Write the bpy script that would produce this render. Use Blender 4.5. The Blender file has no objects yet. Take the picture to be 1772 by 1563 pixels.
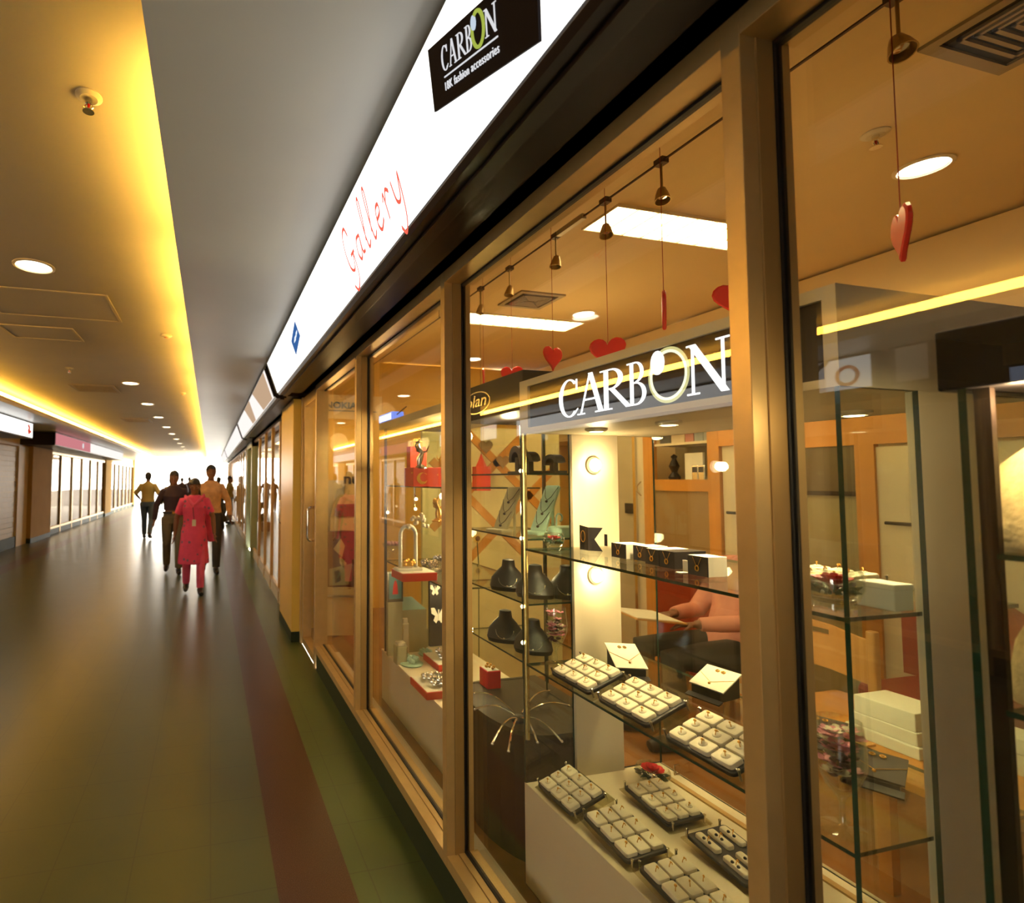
import bpy, math, random
from math import sin, cos, pi, radians, sqrt
from mathutils import Vector, Matrix
random.seed(7)
S = bpy.context.scene
COL = S.collection

# ------------------------------------------------------------------ camera
CF, CX, CY = 924.43, 599.57, 782.95          # focal length and principal point in px of the 1772x1563 frame
YAW, PITCH, ROLL = .2498, .0524, .0045
_fw = Vector((sin(YAW)*cos(PITCH), cos(YAW)*cos(PITCH), sin(PITCH)))
_rt = Vector((cos(YAW), -sin(YAW), 0))
_up = _rt.cross(_fw)
RT = cos(ROLL)*_rt + sin(ROLL)*_up
UP = -sin(ROLL)*_rt + cos(ROLL)*_up
CAMPOS = Vector((0, 0, 1.6))
cam = bpy.data.cameras.new('camera')
camo = bpy.data.objects.new('camera', cam); COL.objects.link(camo)
camo.matrix_world = Matrix.Translation(CAMPOS) @ Matrix((RT, UP, -_fw)).transposed().to_4x4()
cam.sensor_width = 36; cam.lens = 36*CF/1772
cam.shift_x = (886-CX)/1772; cam.shift_y = (CY-781.5)/1772
cam.clip_start = .05; cam.clip_end = 500
cam.dof.use_dof = True; cam.dof.focus_distance = 1.75; cam.dof.aperture_fstop = 3.6
S.camera = camo

# ------------------------------------------------------------------ world, colour management, daylight
w = bpy.data.worlds.new('sky'); S.world = w; w.use_nodes = True
bg = w.node_tree.nodes['Background']
bg.inputs['Color'].default_value = (1, .925, .81, 1); bg.inputs['Strength'].default_value = 19.0
vs = S.view_settings
vs.view_transform = 'Standard'; vs.look = 'None'; vs.exposure = 0.0; vs.gamma = 1.0; vs.use_curve_mapping = False
cy_ = S.cycles
cy_.transparent_max_bounces = 28; cy_.max_bounces = 9; cy_.diffuse_bounces = 4; cy_.glossy_bounces = 5
cy_.sample_clamp_indirect = 4.0; cy_.caustics_reflective = False; cy_.caustics_refractive = False
cy_.use_denoising = True

def lamp(name, kind, loc, power, color, size=.1, size_y=None, rot=(0, 0, 0), **kw):
    d = bpy.data.lights.new(name, kind); d.energy = power; d.color = color
    if kind == 'AREA':
        d.size = size
        if size_y: d.shape = 'RECTANGLE'; d.size_y = size_y
    else: d.shadow_soft_size = size
    for k, v in kw.items(): setattr(d, k, v)
    o = bpy.data.objects.new(name, d); COL.objects.link(o); o.location = loc; o.rotation_euler = rot
    return o
# daylight entering by the open far end of the arcade
pt = lamp('daylight_portal', 'AREA', (-1.8, 35.3, 1.5), 1, (1, 1, 1), 5.4, 3.0, rot=(radians(-90), 0, 0))
pt.data.cycles.is_portal = True
pt = lamp('daylight_portal', 'AREA', (1.0, 31.6, 1.4), 1, (1, 1, 1), 3.0, 6.6, rot=(0, radians(90), 0))
pt.data.cycles.is_portal = True
WARM = (1, .66, .25); WARM2 = (1, .73, .36)

# ------------------------------------------------------------------ helpers
def U(px, py, ax, v):
    """point of the plane ax = v seen at picture position px, py"""
    d = RT*((px-CX)/CF) - UP*((py-CY)/CF) + _fw
    i = 'XYZ'.index(ax)
    return CAMPOS + d*((v-CAMPOS[i])/d[i])
def UD(px, py, depth):
    return CAMPOS + (RT*((px-CX)/CF) - UP*((py-CY)/CF) + _fw)*depth

_pid = {}
def mat(name, col, rough=.5, metal=0., spec=.5, emit=None, es=0., var=.06, vscale=8., bump=0., bscale=60., sheen=0., coat=0., alpha=None):
    m = bpy.data.materials.new(name); m.use_nodes = True
    nt = m.node_tree; p = nt.nodes['Principled BSDF']
    p.inputs['Roughness'].default_value = rough; p.inputs['Metallic'].default_value = metal
    p.inputs['Specular IOR Level'].default_value = spec
    p.inputs['Coat Weight'].default_value = coat
    if sheen: p.inputs['Sheen Weight'].default_value = sheen
    c = (*col, 1)
    if var:
        tc = nt.nodes.new('ShaderNodeTexCoord'); n = nt.nodes.new('ShaderNodeTexNoise'); n.inputs['Scale'].default_value = vscale
        n.inputs['Detail'].default_value = 4
        nt.links.new(tc.outputs['Object'], n.inputs['Vector'])
        r = nt.nodes.new('ShaderNodeValToRGB')
        r.color_ramp.elements[0].position = .3; r.color_ramp.elements[1].position = .7
        r.color_ramp.elements[0].color = (*[x*(1-var) for x in col], 1); r.color_ramp.elements[1].color = (*[min(1, x*(1+var)) for x in col], 1)
        nt.links.new(n.outputs['Fac'], r.inputs['Fac']); nt.links.new(r.outputs['Color'], p.inputs['Base Color'])
    else: p.inputs['Base Color'].default_value = c
    if bump:
        tc = nt.nodes.new('ShaderNodeTexCoord'); n = nt.nodes.new('ShaderNodeTexNoise'); n.inputs['Scale'].default_value = bscale
        nt.links.new(tc.outputs['Object'], n.inputs['Vector'])
        b = nt.nodes.new('ShaderNodeBump'); b.inputs['Strength'].default_value = bump; b.inputs['Distance'].default_value = .01
        nt.links.new(n.outputs['Fac'], b.inputs['Height']); nt.links.new(b.outputs['Normal'], p.inputs['Normal'])
    if emit: p.inputs['Emission Color'].default_value = (*emit, 1); p.inputs['Emission Strength'].default_value = es
    return m
def emat(name, col, s):
    m = bpy.data.materials.new(name); m.use_nodes = True; nt = m.node_tree
    nt.nodes.remove(nt.nodes['Principled BSDF']); e = nt.nodes.new('ShaderNodeEmission')
    e.inputs[0].default_value = (*col, 1); e.inputs[1].default_value = s
    nt.links.new(e.outputs[0], nt.nodes['Material Output'].inputs[0]); return m
def glassmat(name, tint=(.97, .99, .97), gloss=(1, 1, 1), rough=0., ior=1.5, dirt=0.):
    m = bpy.data.materials.new(name); m.use_nodes = True; nt = m.node_tree; N = nt.nodes.new; L = nt.links.new
    nt.nodes.remove(nt.nodes['Principled BSDF'])
    geo = N('ShaderNodeNewGeometry'); mx = N('ShaderNodeMix'); mx.inputs[2].default_value = ior; mx.inputs[3].default_value = 1/ior
    L(geo.outputs['Backfacing'], mx.inputs[0])
    fr = N('ShaderNodeFresnel'); L(mx.outputs[0], fr.inputs['IOR'])
    tr = N('ShaderNodeBsdfTransparent'); tr.inputs[0].default_value = (*tint, 1)
    gl = N('ShaderNodeBsdfGlossy'); gl.inputs['Roughness'].default_value = rough; gl.inputs[0].default_value = (*gloss, 1)
    ms = N('ShaderNodeMixShader'); L(fr.outputs[0], ms.inputs[0]); L(tr.outputs[0], ms.inputs[1]); L(gl.outputs[0], ms.inputs[2])
    L(ms.outputs[0], nt.nodes['Material Output'].inputs[0]); return m

class MB:
    def __init__(s): s.v = []; s.f = []; s.mi = []
    def add(s, vs, fs, mi=0):
        o = len(s.v); s.v += [Vector(a) for a in vs]
        s.f += [tuple(o+i for i in f) for f in fs]; s.mi += [mi]*len(fs); return s
    def box(s, a, b, mi=0, top=None):
        (x0, y0, z0), (x1, y1, z1) = a, b
        return s.add([(x0, y0, z0), (x1, y0, z0), (x1, y1, z0), (x0, y1, z0), (x0, y0, z1), (x1, y0, z1), (x1, y1, z1), (x0, y1, z1)],
              [(3, 2, 1, 0), (4, 5, 6, 7), (0, 1, 5, 4), (1, 2, 6, 5), (2, 3, 7, 6), (3, 0, 4, 7)], mi)
    def rbox(s, a, b, r, seg=3, mi=0, z_r=None):
        """box with rounded vertical edges and a small chamfer on top"""
        (x0, y0, z0), (x1, y1, z1) = a, b
        def ring(z, ins):
            R = max(r-ins, .0002); out = []
            for cx, cy, a0 in ((x1-ins-R, y1-ins-R, 0), (x0+ins+R, y1-ins-R, 90), (x0+ins+R, y0+ins+R, 180), (x1-ins-R, y0+ins+R, 270)):
                for k in range(seg+1):
                    t = radians(a0+90*k/seg); out.append((cx+R*cos(t), cy+R*sin(t), z))
            return out
        c = z_r if z_r is not None else min(r*.5, (z1-z0)*.4)
        return s.loft([ring(z0, 0), ring(z1-c, 0), ring(z1-c*.3, c*.3), ring(z1, c)], mi=mi)
    def loft(s, rings, cap=True, mi=0):
        n = len(rings[0]); vs = [p for r in rings for p in r]; fs = []
        for i in range(len(rings)-1):
            for k in range(n):
                a, b = i*n+k, i*n+(k+1) % n; fs.append((a, b, b+n, a+n))
        if cap: fs += [tuple(range(n-1, -1, -1)), tuple((len(rings)-1)*n+k for k in range(n))]
        return s.add(vs, fs, mi)
    def tube(s, pts, r, seg=8, mi=0, cap=True, flat=1.0):
        pts = [Vector(p) for p in pts]; rr = r if isinstance(r, (list, tuple)) else [r]*len(pts); rings = []
        ref = None
        for i, p in enumerate(pts):
            t = (pts[min(i+1, len(pts)-1)]-pts[max(i-1, 0)]).normalized()
            if ref is None:
                ref = Vector((0, 0, 1)) if abs(t.z) < .9 else Vector((1, 0, 0))
            n = (ref - t*ref.dot(t)).normalized(); b = t.cross(n); ref = n
            rings.append([p + n*rr[i]*cos(2*pi*k/seg) + b*rr[i]*flat*sin(2*pi*k/seg) for k in range(seg)])
        return s.loft(rings, cap, mi)
    def lathe(s, prof, c, seg=24, mi=0, cap=True):
        c = Vector(c)
        return s.loft([[c+Vector((r*cos(2*pi*k/seg), r*sin(2*pi*k/seg), z)) for k in range(seg)] for r, z in prof], cap, mi)
    def sphere(s, c, r, seg=12, rings=8, mi=0):
        rx, ry, rz = r if isinstance(r, (tuple, list)) else (r, r, r); c = Vector(c)
        R = []
        for i in range(rings+1):
            a = -pi/2+pi*i/rings; q = max(cos(a), .02)
            R.append([c+Vector((rx*q*cos(2*pi*k/seg), ry*q*sin(2*pi*k/seg), rz*sin(a))) for k in range(seg)])
        return s.loft(R, True, mi)
    def prism(s, poly, fn, t0, t1, mi=0):
        """poly in 2-D, fn(u, v, t) -> 3-D; extruded from t0 to t1"""
        return s.loft([[fn(u, v, t0) for u, v in poly], [fn(u, v, t1) for u, v in poly]], True, mi)
    def disc(s, c, r, h, seg=24, mi=0): return s.lathe([(r, 0), (r, h)], c, seg, mi)
    def xf(s, M):
        s.v = [M @ v for v in s.v]; return s
    def join(s, o, M=None, mi=0):
        return s.add([M @ v if M else v for v in o.v], o.f, mi)
    def mesh(s, name, mats, smooth=False, off=Vector((0, 0, 0))):
        me = bpy.data.meshes.new(name); me.from_pydata([v-off for v in s.v], [], s.f)
        for m in (mats if isinstance(mats, (list, tuple)) else [mats]): me.materials.append(m)
        me.polygons.foreach_set('material_index', s.mi)
        if smooth:
            me.polygons.foreach_set('use_smooth', [True]*len(me.polygons))
            me.set_sharp_from_angle(angle=radians(40))
        me.update(); return me
    def build(s, name, mats, parent=None, smooth=False, bevel=0., local=False):
        root = parent
        off = Vector((0, 0, 0))
        if parent is not None:
            if not local:
                while root.parent: root = root.parent
                off = root.location.copy()
        else:
            xs = [v.x for v in s.v]; ys = [v.y for v in s.v]; zs = [v.z for v in s.v]
            off = Vector(((min(xs)+max(xs))/2, (min(ys)+max(ys))/2, min(zs)))
        me = s.mesh(name, mats, smooth, off)
        o = bpy.data.objects.new(name, me); COL.objects.link(o)
        if parent is not None: o.parent = parent
        else: o.location = off
        if bevel:
            b = o.modifiers.new('bevel', 'BEVEL'); b.width = bevel; b.segments = 2; b.limit_method = 'ANGLE'
        return o
def tag(o, label=None, cat=None, group=None, kind=None):
    if label: o['label'] = label
    if cat: o['category'] = cat
    if group: o['group'] = group
    if kind: o['kind'] = kind
    return o
def thing(name, label, cat, loc, rz=0, group=None):
    o = bpy.data.objects.new(name, None); COL.objects.link(o); o.empty_display_size = .1
    o.location = loc; o.rotation_euler = (0, 0, rz); return tag(o, label, cat, group)
def struct(name, loc=None):
    o = bpy.data.objects.new(name, None); COL.objects.link(o); o['kind'] = 'structure'
    if loc: o.location = loc
    return o
def sbuild(mb, name, m, **k):
    o = mb.build(name, m, **k)
    if o.parent is None: o['kind'] = 'structure'
    return o
def copy_tree(o, parent=None):
    c = o.copy(); COL.objects.link(c)
    if parent is not None: c.parent = parent
    for ch in list(o.children): copy_tree(ch, c)
    return c
def remesh(mb, voxel, it=3, fac=.5):
    me = mb.mesh('tmp', []); o = bpy.data.objects.new('tmp', me); COL.objects.link(o)
    r = o.modifiers.new('r', 'REMESH'); r.mode = 'VOXEL'; r.voxel_size = voxel
    sm = o.modifiers.new('s', 'SMOOTH'); sm.iterations = it; sm.factor = fac
    dg = bpy.context.evaluated_depsgraph_get(); m2 = bpy.data.meshes.new_from_object(o.evaluated_get(dg))
    out = MB(); out.v = [v.co.copy() for v in m2.vertices]; out.f = [tuple(p.vertices) for p in m2.polygons]; out.mi = [0]*len(out.f)
    bpy.data.objects.remove(o); bpy.data.meshes.remove(me); bpy.data.meshes.remove(m2)
    return out
def gbox(mb, a, b, axis):
    """glass sheet: material 0 on the two large faces, 1 (green edge) on the rim; axis = thin axis"""
    o = len(mb.f); mb.box(a, b, 1)
    pair = {'Z': (0, 1), 'Y': (2, 4), 'X': (3, 5)}[axis]
    for i in pair: mb.mi[o+i] = 0
    return mb
def text_mesh(txt, extrude=.02, shear=0., space=1.0, bold=0.):
    cu = bpy.data.curves.new('t', 'FONT'); cu.body = txt; cu.size = 1; cu.extrude = extrude; cu.shear = shear; cu.space_character = space; cu.offset = bold
    cu.resolution_u = 4
    o = bpy.data.objects.new('t', cu); COL.objects.link(o)
    dg = bpy.context.evaluated_depsgraph_get(); me = bpy.data.meshes.new_from_object(o.evaluated_get(dg))
    out = MB(); out.v = [v.co.copy() for v in me.vertices]; out.f = [tuple(p.vertices) for p in me.polygons]; out.mi = [0]*len(out.f)
    bpy.data.objects.remove(o); bpy.data.curves.remove(cu); bpy.data.meshes.remove(me)
    x0 = min(v.x for v in out.v); x1 = max(v.x for v in out.v); y0 = min(v.y for v in out.v); y1 = max(v.y for v in out.v)
    for v in out.v: v.x = (v.x-x0)/(x1-x0); v.y = (v.y-y0)/(y1-y0)
    return out
def place_text(t, o, u, v, n, depth=.002):
    """normalised text mesh into the frame o + x*u + y*v, raised along n"""
    o, u, v, n = map(Vector, (o, u, v, n)); n = n.normalized(); zm = max(abs(p.z) for p in t.v) or 1
    t.v = [o+u*p.x+v*p.y+n*(depth*(p.z/zm*.5+.5)) for p in t.v]
    return t

# serif capitals, drawn as polygons in a unit box
def _st(p, q, w): # stroke with horizontal width w
    return [(p[0]-w/2, p[1]), (p[0]+w/2, p[1]), (q[0]+w/2, q[1]), (q[0]-w/2, q[1])]
def _rc(x0, x1, y0, y1): return [(x0, y0), (x1, y0), (x1, y1), (x0, y1)]
def _arc(cx, cy, rx, ry, a0, a1, ts, tt, n=20):
    out = []
    for k in range(n):
        a, b = radians(a0+(a1-a0)*k/n), radians(a0+(a1-a0)*(k+1)/n)
        out.append([(cx+rx*cos(a), cy+ry*sin(a)), (cx+rx*cos(b), cy+ry*sin(b)), (cx+(rx-ts)*cos(b), cy+(ry-tt)*sin(b)), (cx+(rx-ts)*cos(a), cy+(ry-tt)*sin(a))])
    return out
GLY = {
 'C': _arc(.52, .5, .5, .52, 48, 312, .17, .04, 26)+[_rc(.84, .9, .70, .98), [(.8, .1), (.92, .16), (.92, .2), (.8, .13)]],
 'A': [_st((.13, 0), (.47, 1), .05), _st((.86, 0), (.5, 1.03), .15), _rc(.25, .74, .34, .385), _rc(0, .28, 0, .035), _rc(.66, 1, 0, .035)],
 'R': [_rc(.14, .29, 0, 1), _rc(0, .42, 0, .035), _rc(0, .4, .965, 1), _rc(.28, .42, .49, .53), _st((.98, 0), (.42, .5), .17), _rc(.88, 1.06, 0, .035)]+_arc(.40, .745, .4, .255, -90, 90, .15, .04),
 'B': [_rc(.14, .29, 0, 1), _rc(0, .42, 0, .035), _rc(0, .4, .965, 1), _rc(.28, .42, .5, .535)]+_arc(.40, .76, .36, .24, -90, 90, .14, .035)+_arc(.40, .265, .46, .265, -90, 90, .16, .035),
 'N': [_rc(.12, .18, 0, 1), _rc(.82, .88, 0, 1), _st((.88, -.02), (.14, 1), .17), _rc(0, .3, 0, .035), _rc(0, .16, .965, 1), _rc(.7, 1, .965, 1)],
}
# ------------------------------------------------------------------ materials
def floor_material():
    m = bpy.data.materials.new('floor_tiles'); m.use_nodes = True; nt = m.node_tree; N = nt.nodes.new; L = nt.links.new
    p = nt.nodes['Principled BSDF']
    tc = N('ShaderNodeTexCoord'); sp = N('ShaderNodeSeparateXYZ'); L(tc.outputs['Object'], sp.inputs[0])
    def math_(op, a, b=None, c=None):
        n = N('ShaderNodeMath'); n.operation = op
        for i, q in enumerate((a, b, c)):
            if q is None: continue
            if isinstance(q, (int, float)): n.inputs[i].default_value = q
            else: L(q, n.inputs[i])
        return n.outputs[0]
    P = .3137
    def grout(o, x0):
        f = math_('FRACT', math_('DIVIDE', math_('SUBTRACT', o, x0-50*P), P))
        d = math_('ABSOLUTE', math_('SUBTRACT', f, .5))
        return math_('GREATER_THAN', d, .5-.008)
    g = math_('MAXIMUM', grout(sp.outputs[0], .0303), grout(sp.outputs[1], 3.7542))
    def band(o, a, b): return math_('MULTIPLY', math_('GREATER_THAN', o, a), math_('LESS_THAN', o, b))
    stripe = math_('MAXIMUM', band(sp.outputs[0], .283, .577), band(sp.outputs[0], -3.66, -3.36))
    border = math_('GREATER_THAN', sp.outputs[0], .577)
    n1 = N('ShaderNodeTexNoise'); n1.inputs['Scale'].default_value = 3.5; n1.inputs['Detail'].default_value = 5; L(tc.outputs['Object'], n1.inputs['Vector'])
    n2 = N('ShaderNodeTexNoise'); n2.inputs['Scale'].default_value = 260; L(tc.outputs['Object'], n2.inputs['Vector'])
    wn = N('ShaderNodeTexWhiteNoise'); wn.noise_dimensions = '2D'
    fl = N('ShaderNodeVectorMath'); fl.operation = 'FLOOR'; dv = N('ShaderNodeVectorMath'); dv.operation = 'MULTIPLY_ADD'
    dv.inputs[1].default_value = (1/P, 1/P, 0); dv.inputs[2].default_value = (-.0303/P+.0, -3.7542/P, 0)
    L(tc.outputs['Object'], dv.inputs[0]); L(dv.outputs[0], fl.inputs[0]); L(fl.outputs[0], wn.inputs['Vector'])
    def mix(f, a, b):
        n = N('ShaderNodeMix'); n.data_type = 'RGBA'
        for i, q in ((0, f), (6, a), (7, b)):
            if isinstance(q, tuple): n.inputs[i].default_value = (*q, 1)
            elif isinstance(q, (int, float)): n.inputs[i].default_value = q
            else: L(q, n.inputs[i])
        return n.outputs[2]
    centre = mix(n1.outputs[0], (.070, .078, .025), (.084, .090, .031))
    green = mix(n1.outputs[0], (.072, .104, .030), (.082, .114, .034))
    red = mix(math_('GREATER_THAN', n2.outputs[0], .56), (.062, .026, .012), (.10, .050, .030))
    c = mix(border, centre, green); c = mix(math_('MULTIPLY', wn.outputs[0], .06), c, (.09, .10, .045))
    c = mix(math_('MULTIPLY', math_('MULTIPLY', g, .5), math_('SUBTRACT', 1, stripe)), c, (.045, .045, .025))
    c = mix(stripe, c, red)
    L(c, p.inputs['Base Color'])
    p.inputs['Roughness'].default_value = .27
    r = math_('ADD', math_('MULTIPLY', n1.outputs[0], .05), .277); L(r, p.inputs['Roughness'])
    p.inputs['Specular IOR Level'].default_value = .5
    return m
M = {}
M['floor'] = floor_material()
M['ceil'] = mat('ceiling_paint', (.54, .47, .36), .62, var=.03, vscale=2)
M['soffit'] = mat('soffit_paint', (.84, .84, .78), .32, var=.04, vscale=1.2)
M['covetrim'] = mat('cove_paint', (.66, .55, .34), .6, var=.03)
M['wallcream'] = mat('cream_wall', (.70, .50, .21), .55, var=.04, vscale=3)
M['yellow'] = mat('yellow_wall', (.86, .56, .10), .42, var=.04, vscale=3)
M['skirt'] = mat('dark_green_skirting', (.030, .042, .022), .6, spec=.15)
M['alu'] = mat('champagne_aluminium', (.68, .47, .20), .36, metal=.55, var=.05, vscale=18)
M['alud'] = mat('champagne_aluminium_groove', (.46, .29, .10), .42, metal=.55, var=.05)
M['gasket'] = mat('black_rubber', (.008, .007, .006), .5, var=0)
M['glass'] = glassmat('window_glass', (.975, .985, .975))
M['lglass'] = glassmat('dimmed_reflection_glass', (.80, .80, .78), gloss=(.42, .40, .38))  # gloss colour lowered to dim the reflected daylight in the left glazing
M['cglass'] = glassmat('cabinet_glass', (.955, .985, .965))
M['gedge'] = mat('green_glass_edge', (.010, .042, .030), .14, spec=.6, var=.1)
M['crystal'] = glassmat('clear_crystal', (.93, .95, .93), ior=1.75)
M['brown'] = mat('dark_brown_metal', (.016, .010, .008), .38, spec=.22, var=.1)
M['black'] = mat('black_satin', (.009, .007, .008), .45, spec=.15, var=0)
M['white'] = mat('white_laminate', (.82, .71, .50), .30, var=.02)
M['cream'] = mat('cream_laminate', (.74, .64, .44), .38, var=.03)
M['shopceil'] = mat('shop_ceiling_paint', (.74, .55, .27), .6, var=.03, vscale=2)
M['shopfloor'] = mat('wood_floor', (.28, .12, .035), .25, var=.25, vscale=5)
M['redwall'] = mat('red_wall', (.30, .035, .012), .45, var=.08)
M['maple'] = mat('maple_wood', (.62, .27, .045), .38, var=.14, vscale=4)
M['lightwood'] = mat('light_wood', (.66, .34, .10), .35, var=.12, vscale=6)
M['sign'] = emat('lit_sign_face', (1, .98, .94), 1.9)
M['signdim'] = emat('lit_sign_face_dim', (1, .93, .88), 1.05)
M['signpink'] = emat('pink_sign_face', (.62, .22, .24), 1.0)
M['cove'] = emat('cove_tube', (1, .56, .09), 110.)
M['cove2'] = emat('cove_tube_bare', (1, .52, .065), 50.)
M['troffer'] = emat('shop_tube_light', (1, .70, .32), 17.)
M['dl'] = emat('downlight_lamp', (1, .90, .70), 9.)
M['puck'] = emat('puck_lamp', (1, .82, .48), 8.)
M['chrome'] = mat('chrome', (.80, .76, .68), .12, metal=1., var=0)
M['gold'] = mat('gold', (.80, .42, .07), .3, metal=.6, var=0)
M['velvet'] = mat('cream_velvet', (.82, .74, .54), .8, var=.05, vscale=40, bump=.1, sheen=.2)
M['bustfab'] = mat('beige_velvet', (.78, .62, .30), .85, var=.16, vscale=60, bump=.25, bscale=120)
M['tray'] = mat('black_leatherette', (.012, .010, .011), .45, var=.1)
M['acryl'] = glassmat('clear_acrylic', (.86, .84, .74), ior=1.45)
M['paper'] = mat('white_card', (.84, .80, .66), .6, var=.02)
M['redplastic'] = mat('red_acrylic', (.78, .022, .016), .22, var=.04)
M['redbox'] = mat('red_box', (.62, .045, .020), .4, var=.05)
M['mint'] = mat('mint_leatherette', (.42, .62, .50), .5, var=.05)
M['navy'] = mat('navy_print', (.02, .05, .20), .5, var=0)
M['vent'] = mat('vent_metal', (.34, .27, .18), .5, var=.05)
M['darkvoid'] = mat('dark_duct', (.02, .016, .012), .8, var=0)
M['wire'] = mat('dark_wire', (.10, .05, .03), .5, var=0)
M['redstring'] = mat('red_string', (.42, .05, .03), .6, var=0)
M['petalr'] = mat('red_petal', (.62, .012, .018), .45, var=.2, vscale=30)
M['petalp'] = mat('pink_petal', (.68, .22, .30), .5, var=.25, vscale=30)
M['leaf'] = mat('dark_leaf', (.02, .07, .03), .5, var=.2)
M['silver'] = mat('silver', (.82, .80, .74), .18, metal=1., var=.1)
M['concrete'] = mat('outdoor_paving', (.13, .13, .13), .8, var=.05)
M['ink'] = mat('black_print', (.012, .010, .010), .5, var=0)
M['whiteprint'] = emat('backlit_white_lettering', (1, 1, 1), 1.25)
M['redprint'] = emat('backlit_red_lettering', (1, .16, .10), .95)
M['blueprint'] = emat('backlit_blue_emblem', (.05, .16, .45), .8)
M['wood'] = M['maple']

# ------------------------------------------------------------------ setting
XF = .886            # face of the shopfront frames
XG = .967            # glass line
YE = 35.0            # open far end of the arcade
YB = -4.0
ZC = 3.0
sbuild(MB().box((-5.2, YB, -.2), (XF+.02, YE, 0)), 'floor', M['floor']).location.z = -.2
bpy.context.view_layer.update()
fl = bpy.data.objects['floor']
# object coordinates of the floor pattern are world coordinates: move the origin to the world origin
fl.data.transform(Matrix.Translation(fl.location)); fl.location = (0, 0, 0)
sbuild(MB().box((-14, YE+.02, -.25), (12, YE+60, -.05)), 'ground', M['concrete'])
sbuild(MB().box((-5.2, YB, ZC), (XF+.02, YE, ZC+.12)), 'ceiling', M['ceil'])
# lowered soffits with the cove lips
def soffit(name, x0, x1, lipx, lamps, y, r, z, m, L):
    t = struct(name)
    MB().box((x0, YB, 2.75), (x1, YE, 2.80)).build('soffit', M['soffit'], t)
    a, b, zt = (lipx, lipx+.03, 2.86) if lamps > lipx else (lipx-.03, lipx, 2.84)
    MB().box((a, YB, 2.80), (b, YE, zt)).build('cove_lip', M['covetrim'], t)
    bk = lipx+.30 if lamps > lipx else lipx-.33
    MB().box((bk, YB, 2.80), (bk+.03, YE, ZC)).build('cove_back', M['covetrim'], t)
    while y < YE-1.5:
        MB().tube([(lamps, y, z), (lamps, y+L, z)], r, 8).build('lamp_tube', m, t)
        y += 1.36
    return t
soffit('trim_1', -.18, XF+.02, -.18, -.18+.09, 1.80, .016, 2.845, M['cove'], 1.2)
soffit('trim_2', -5.2, -3.02, -3.02, -3.02-.12, 1.4, .034, 2.905, M['cove2'], 1.335)
sbuild(MB().box((-5.2, YB-.15, 0), (5, YB, 3.12)), 'wall_back', M['wallcream'])
# wall above the right shopfronts, plinth below
sbuild(MB().box((XF+.02, YB, 2.43), (XF+.14, 27.6, 3.12)), 'wall_right', M['brown'])
sbuild(MB().box((.895, YB, 0), (1.0, 4.50, .15)), 'baseboard_right', M['skirt'])

def bay(n, y0, y1, mull=True):
    """glazed bay of the right shopfront between two mullions; y0 is nearer"""
    t = struct('window_%d' % n)
    g = MB(); g.box((XG-.004, y0+.004, .19), (XG+.004, y1+.03, 2.40)); g.build('pane', M['glass'], t)
    m = MB()
    m.box((XF, y0, .15), (XF+.034, y0+.036, 2.43)); m.box((XF+.034, y0-.003, .15), (XG-.009, y0+.039, 2.43), 1)
    m.box((XG+.009, y0-.003, .15), (XG+.030, y0+.039, 2.43))
    m.build('mullion', [M['alu'], M['alud']], t, bevel=.0012)
    h = MB(); h.box((XF, y0+.036, 2.385), (XG-.009, y1, 2.43)); h.box((XG+.009, y0+.03, 2.385), (XG+.045, y1, 2.43))
    h.build('header', M['alu'], t, bevel=.0012)
    s = MB(); s.box((XF, y0+.036, .15), (XF+.045, y1, .194)); s.box((XF+.047, y0+.036, .15), (XG-.009, y1, .197)); s.box((XG+.009, y0+.03, .12), (XG+.045, y1, .20))
    s.build('sill', M['alu'], t, bevel=.0012)
    k = MB()
    k.box((XG-.009, y0-.005, .19), (XG-.004, y0+.041, 2.40)); k.box((XG+.004, y0-.005, .19), (XG+.009, y0+.041, 2.40))
    k.box((XG-.009, y0, 2.378), (XG+.009, y1, 2.40)); k.box((XG-.009, y0, .19), (XG+.009, y1, .203))
    k.build('gasket', M['gasket'], t)
    return t
ys = [-3.0, -1.75, -.5, .70, 1.92, 3.23, 4.54]
for i in range(len(ys)-1): bay(i+1, ys[i], ys[i+1])
# ledge behind the glass
sbuild(MB().box((XG+.045, -3.0, .0), (1.10, 4.54, .128)), 'trim_3', M['cream'])

# glazed door with pull handle, then the yellow pier
d = struct('door_1')
MB().box((XG-.004, 4.62, .06), (XG+.004, 5.24, 2.36)).build('pane', M['glass'], d)
f = MB(); f.box((XF, 4.54, 0), (XG+.03, 4.585, 2.43)); f.box((XF+.02, 4.585, .0), (XG+.02, 4.63, 2.43)); f.box((XF+.02, 5.23, 0), (XG+.02, 5.28, 2.43)); f.box((XF, 5.28, 0), (XG+.03, 5.335, 2.43))
f.box((XF+.02, 4.63, 2.33), (XG+.02, 5.23, 2.43)); f.box((XF+.02, 4.63, 0), (XG+.02, 5.23, .07)); f.build('frame', M['alu'], d, bevel=.002)
def pull(y, z0, z1, parent, m):
    pts = [(XF+.03, y, z0)]+[(XF-.045+.03*(1-sin(a)), y, z0+.03*(1-cos(a))) for a in (0, .5, 1.1, 1.57)]+[(XF-.045+.03*(1-sin(a)), y, z1-.03*(1-cos(a))) for a in (1.57, 1.1, .5, 0)]+[(XF+.03, y, z1)]
    MB().tube(pts, .013, 10).build('handle', m, parent, smooth=True)
pull(4.66, 1.07, 1.36, d, M['chrome'])
p = struct('wall_pier')
MB().box((.806, 5.335, .10), (1.05, 6.24, 2.42)).build('pier', M['yellow'], p)
MB().box((.803, 5.330, 0), (1.05, 6.245, .10)).build('skirting', M['skirt'], p)

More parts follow.
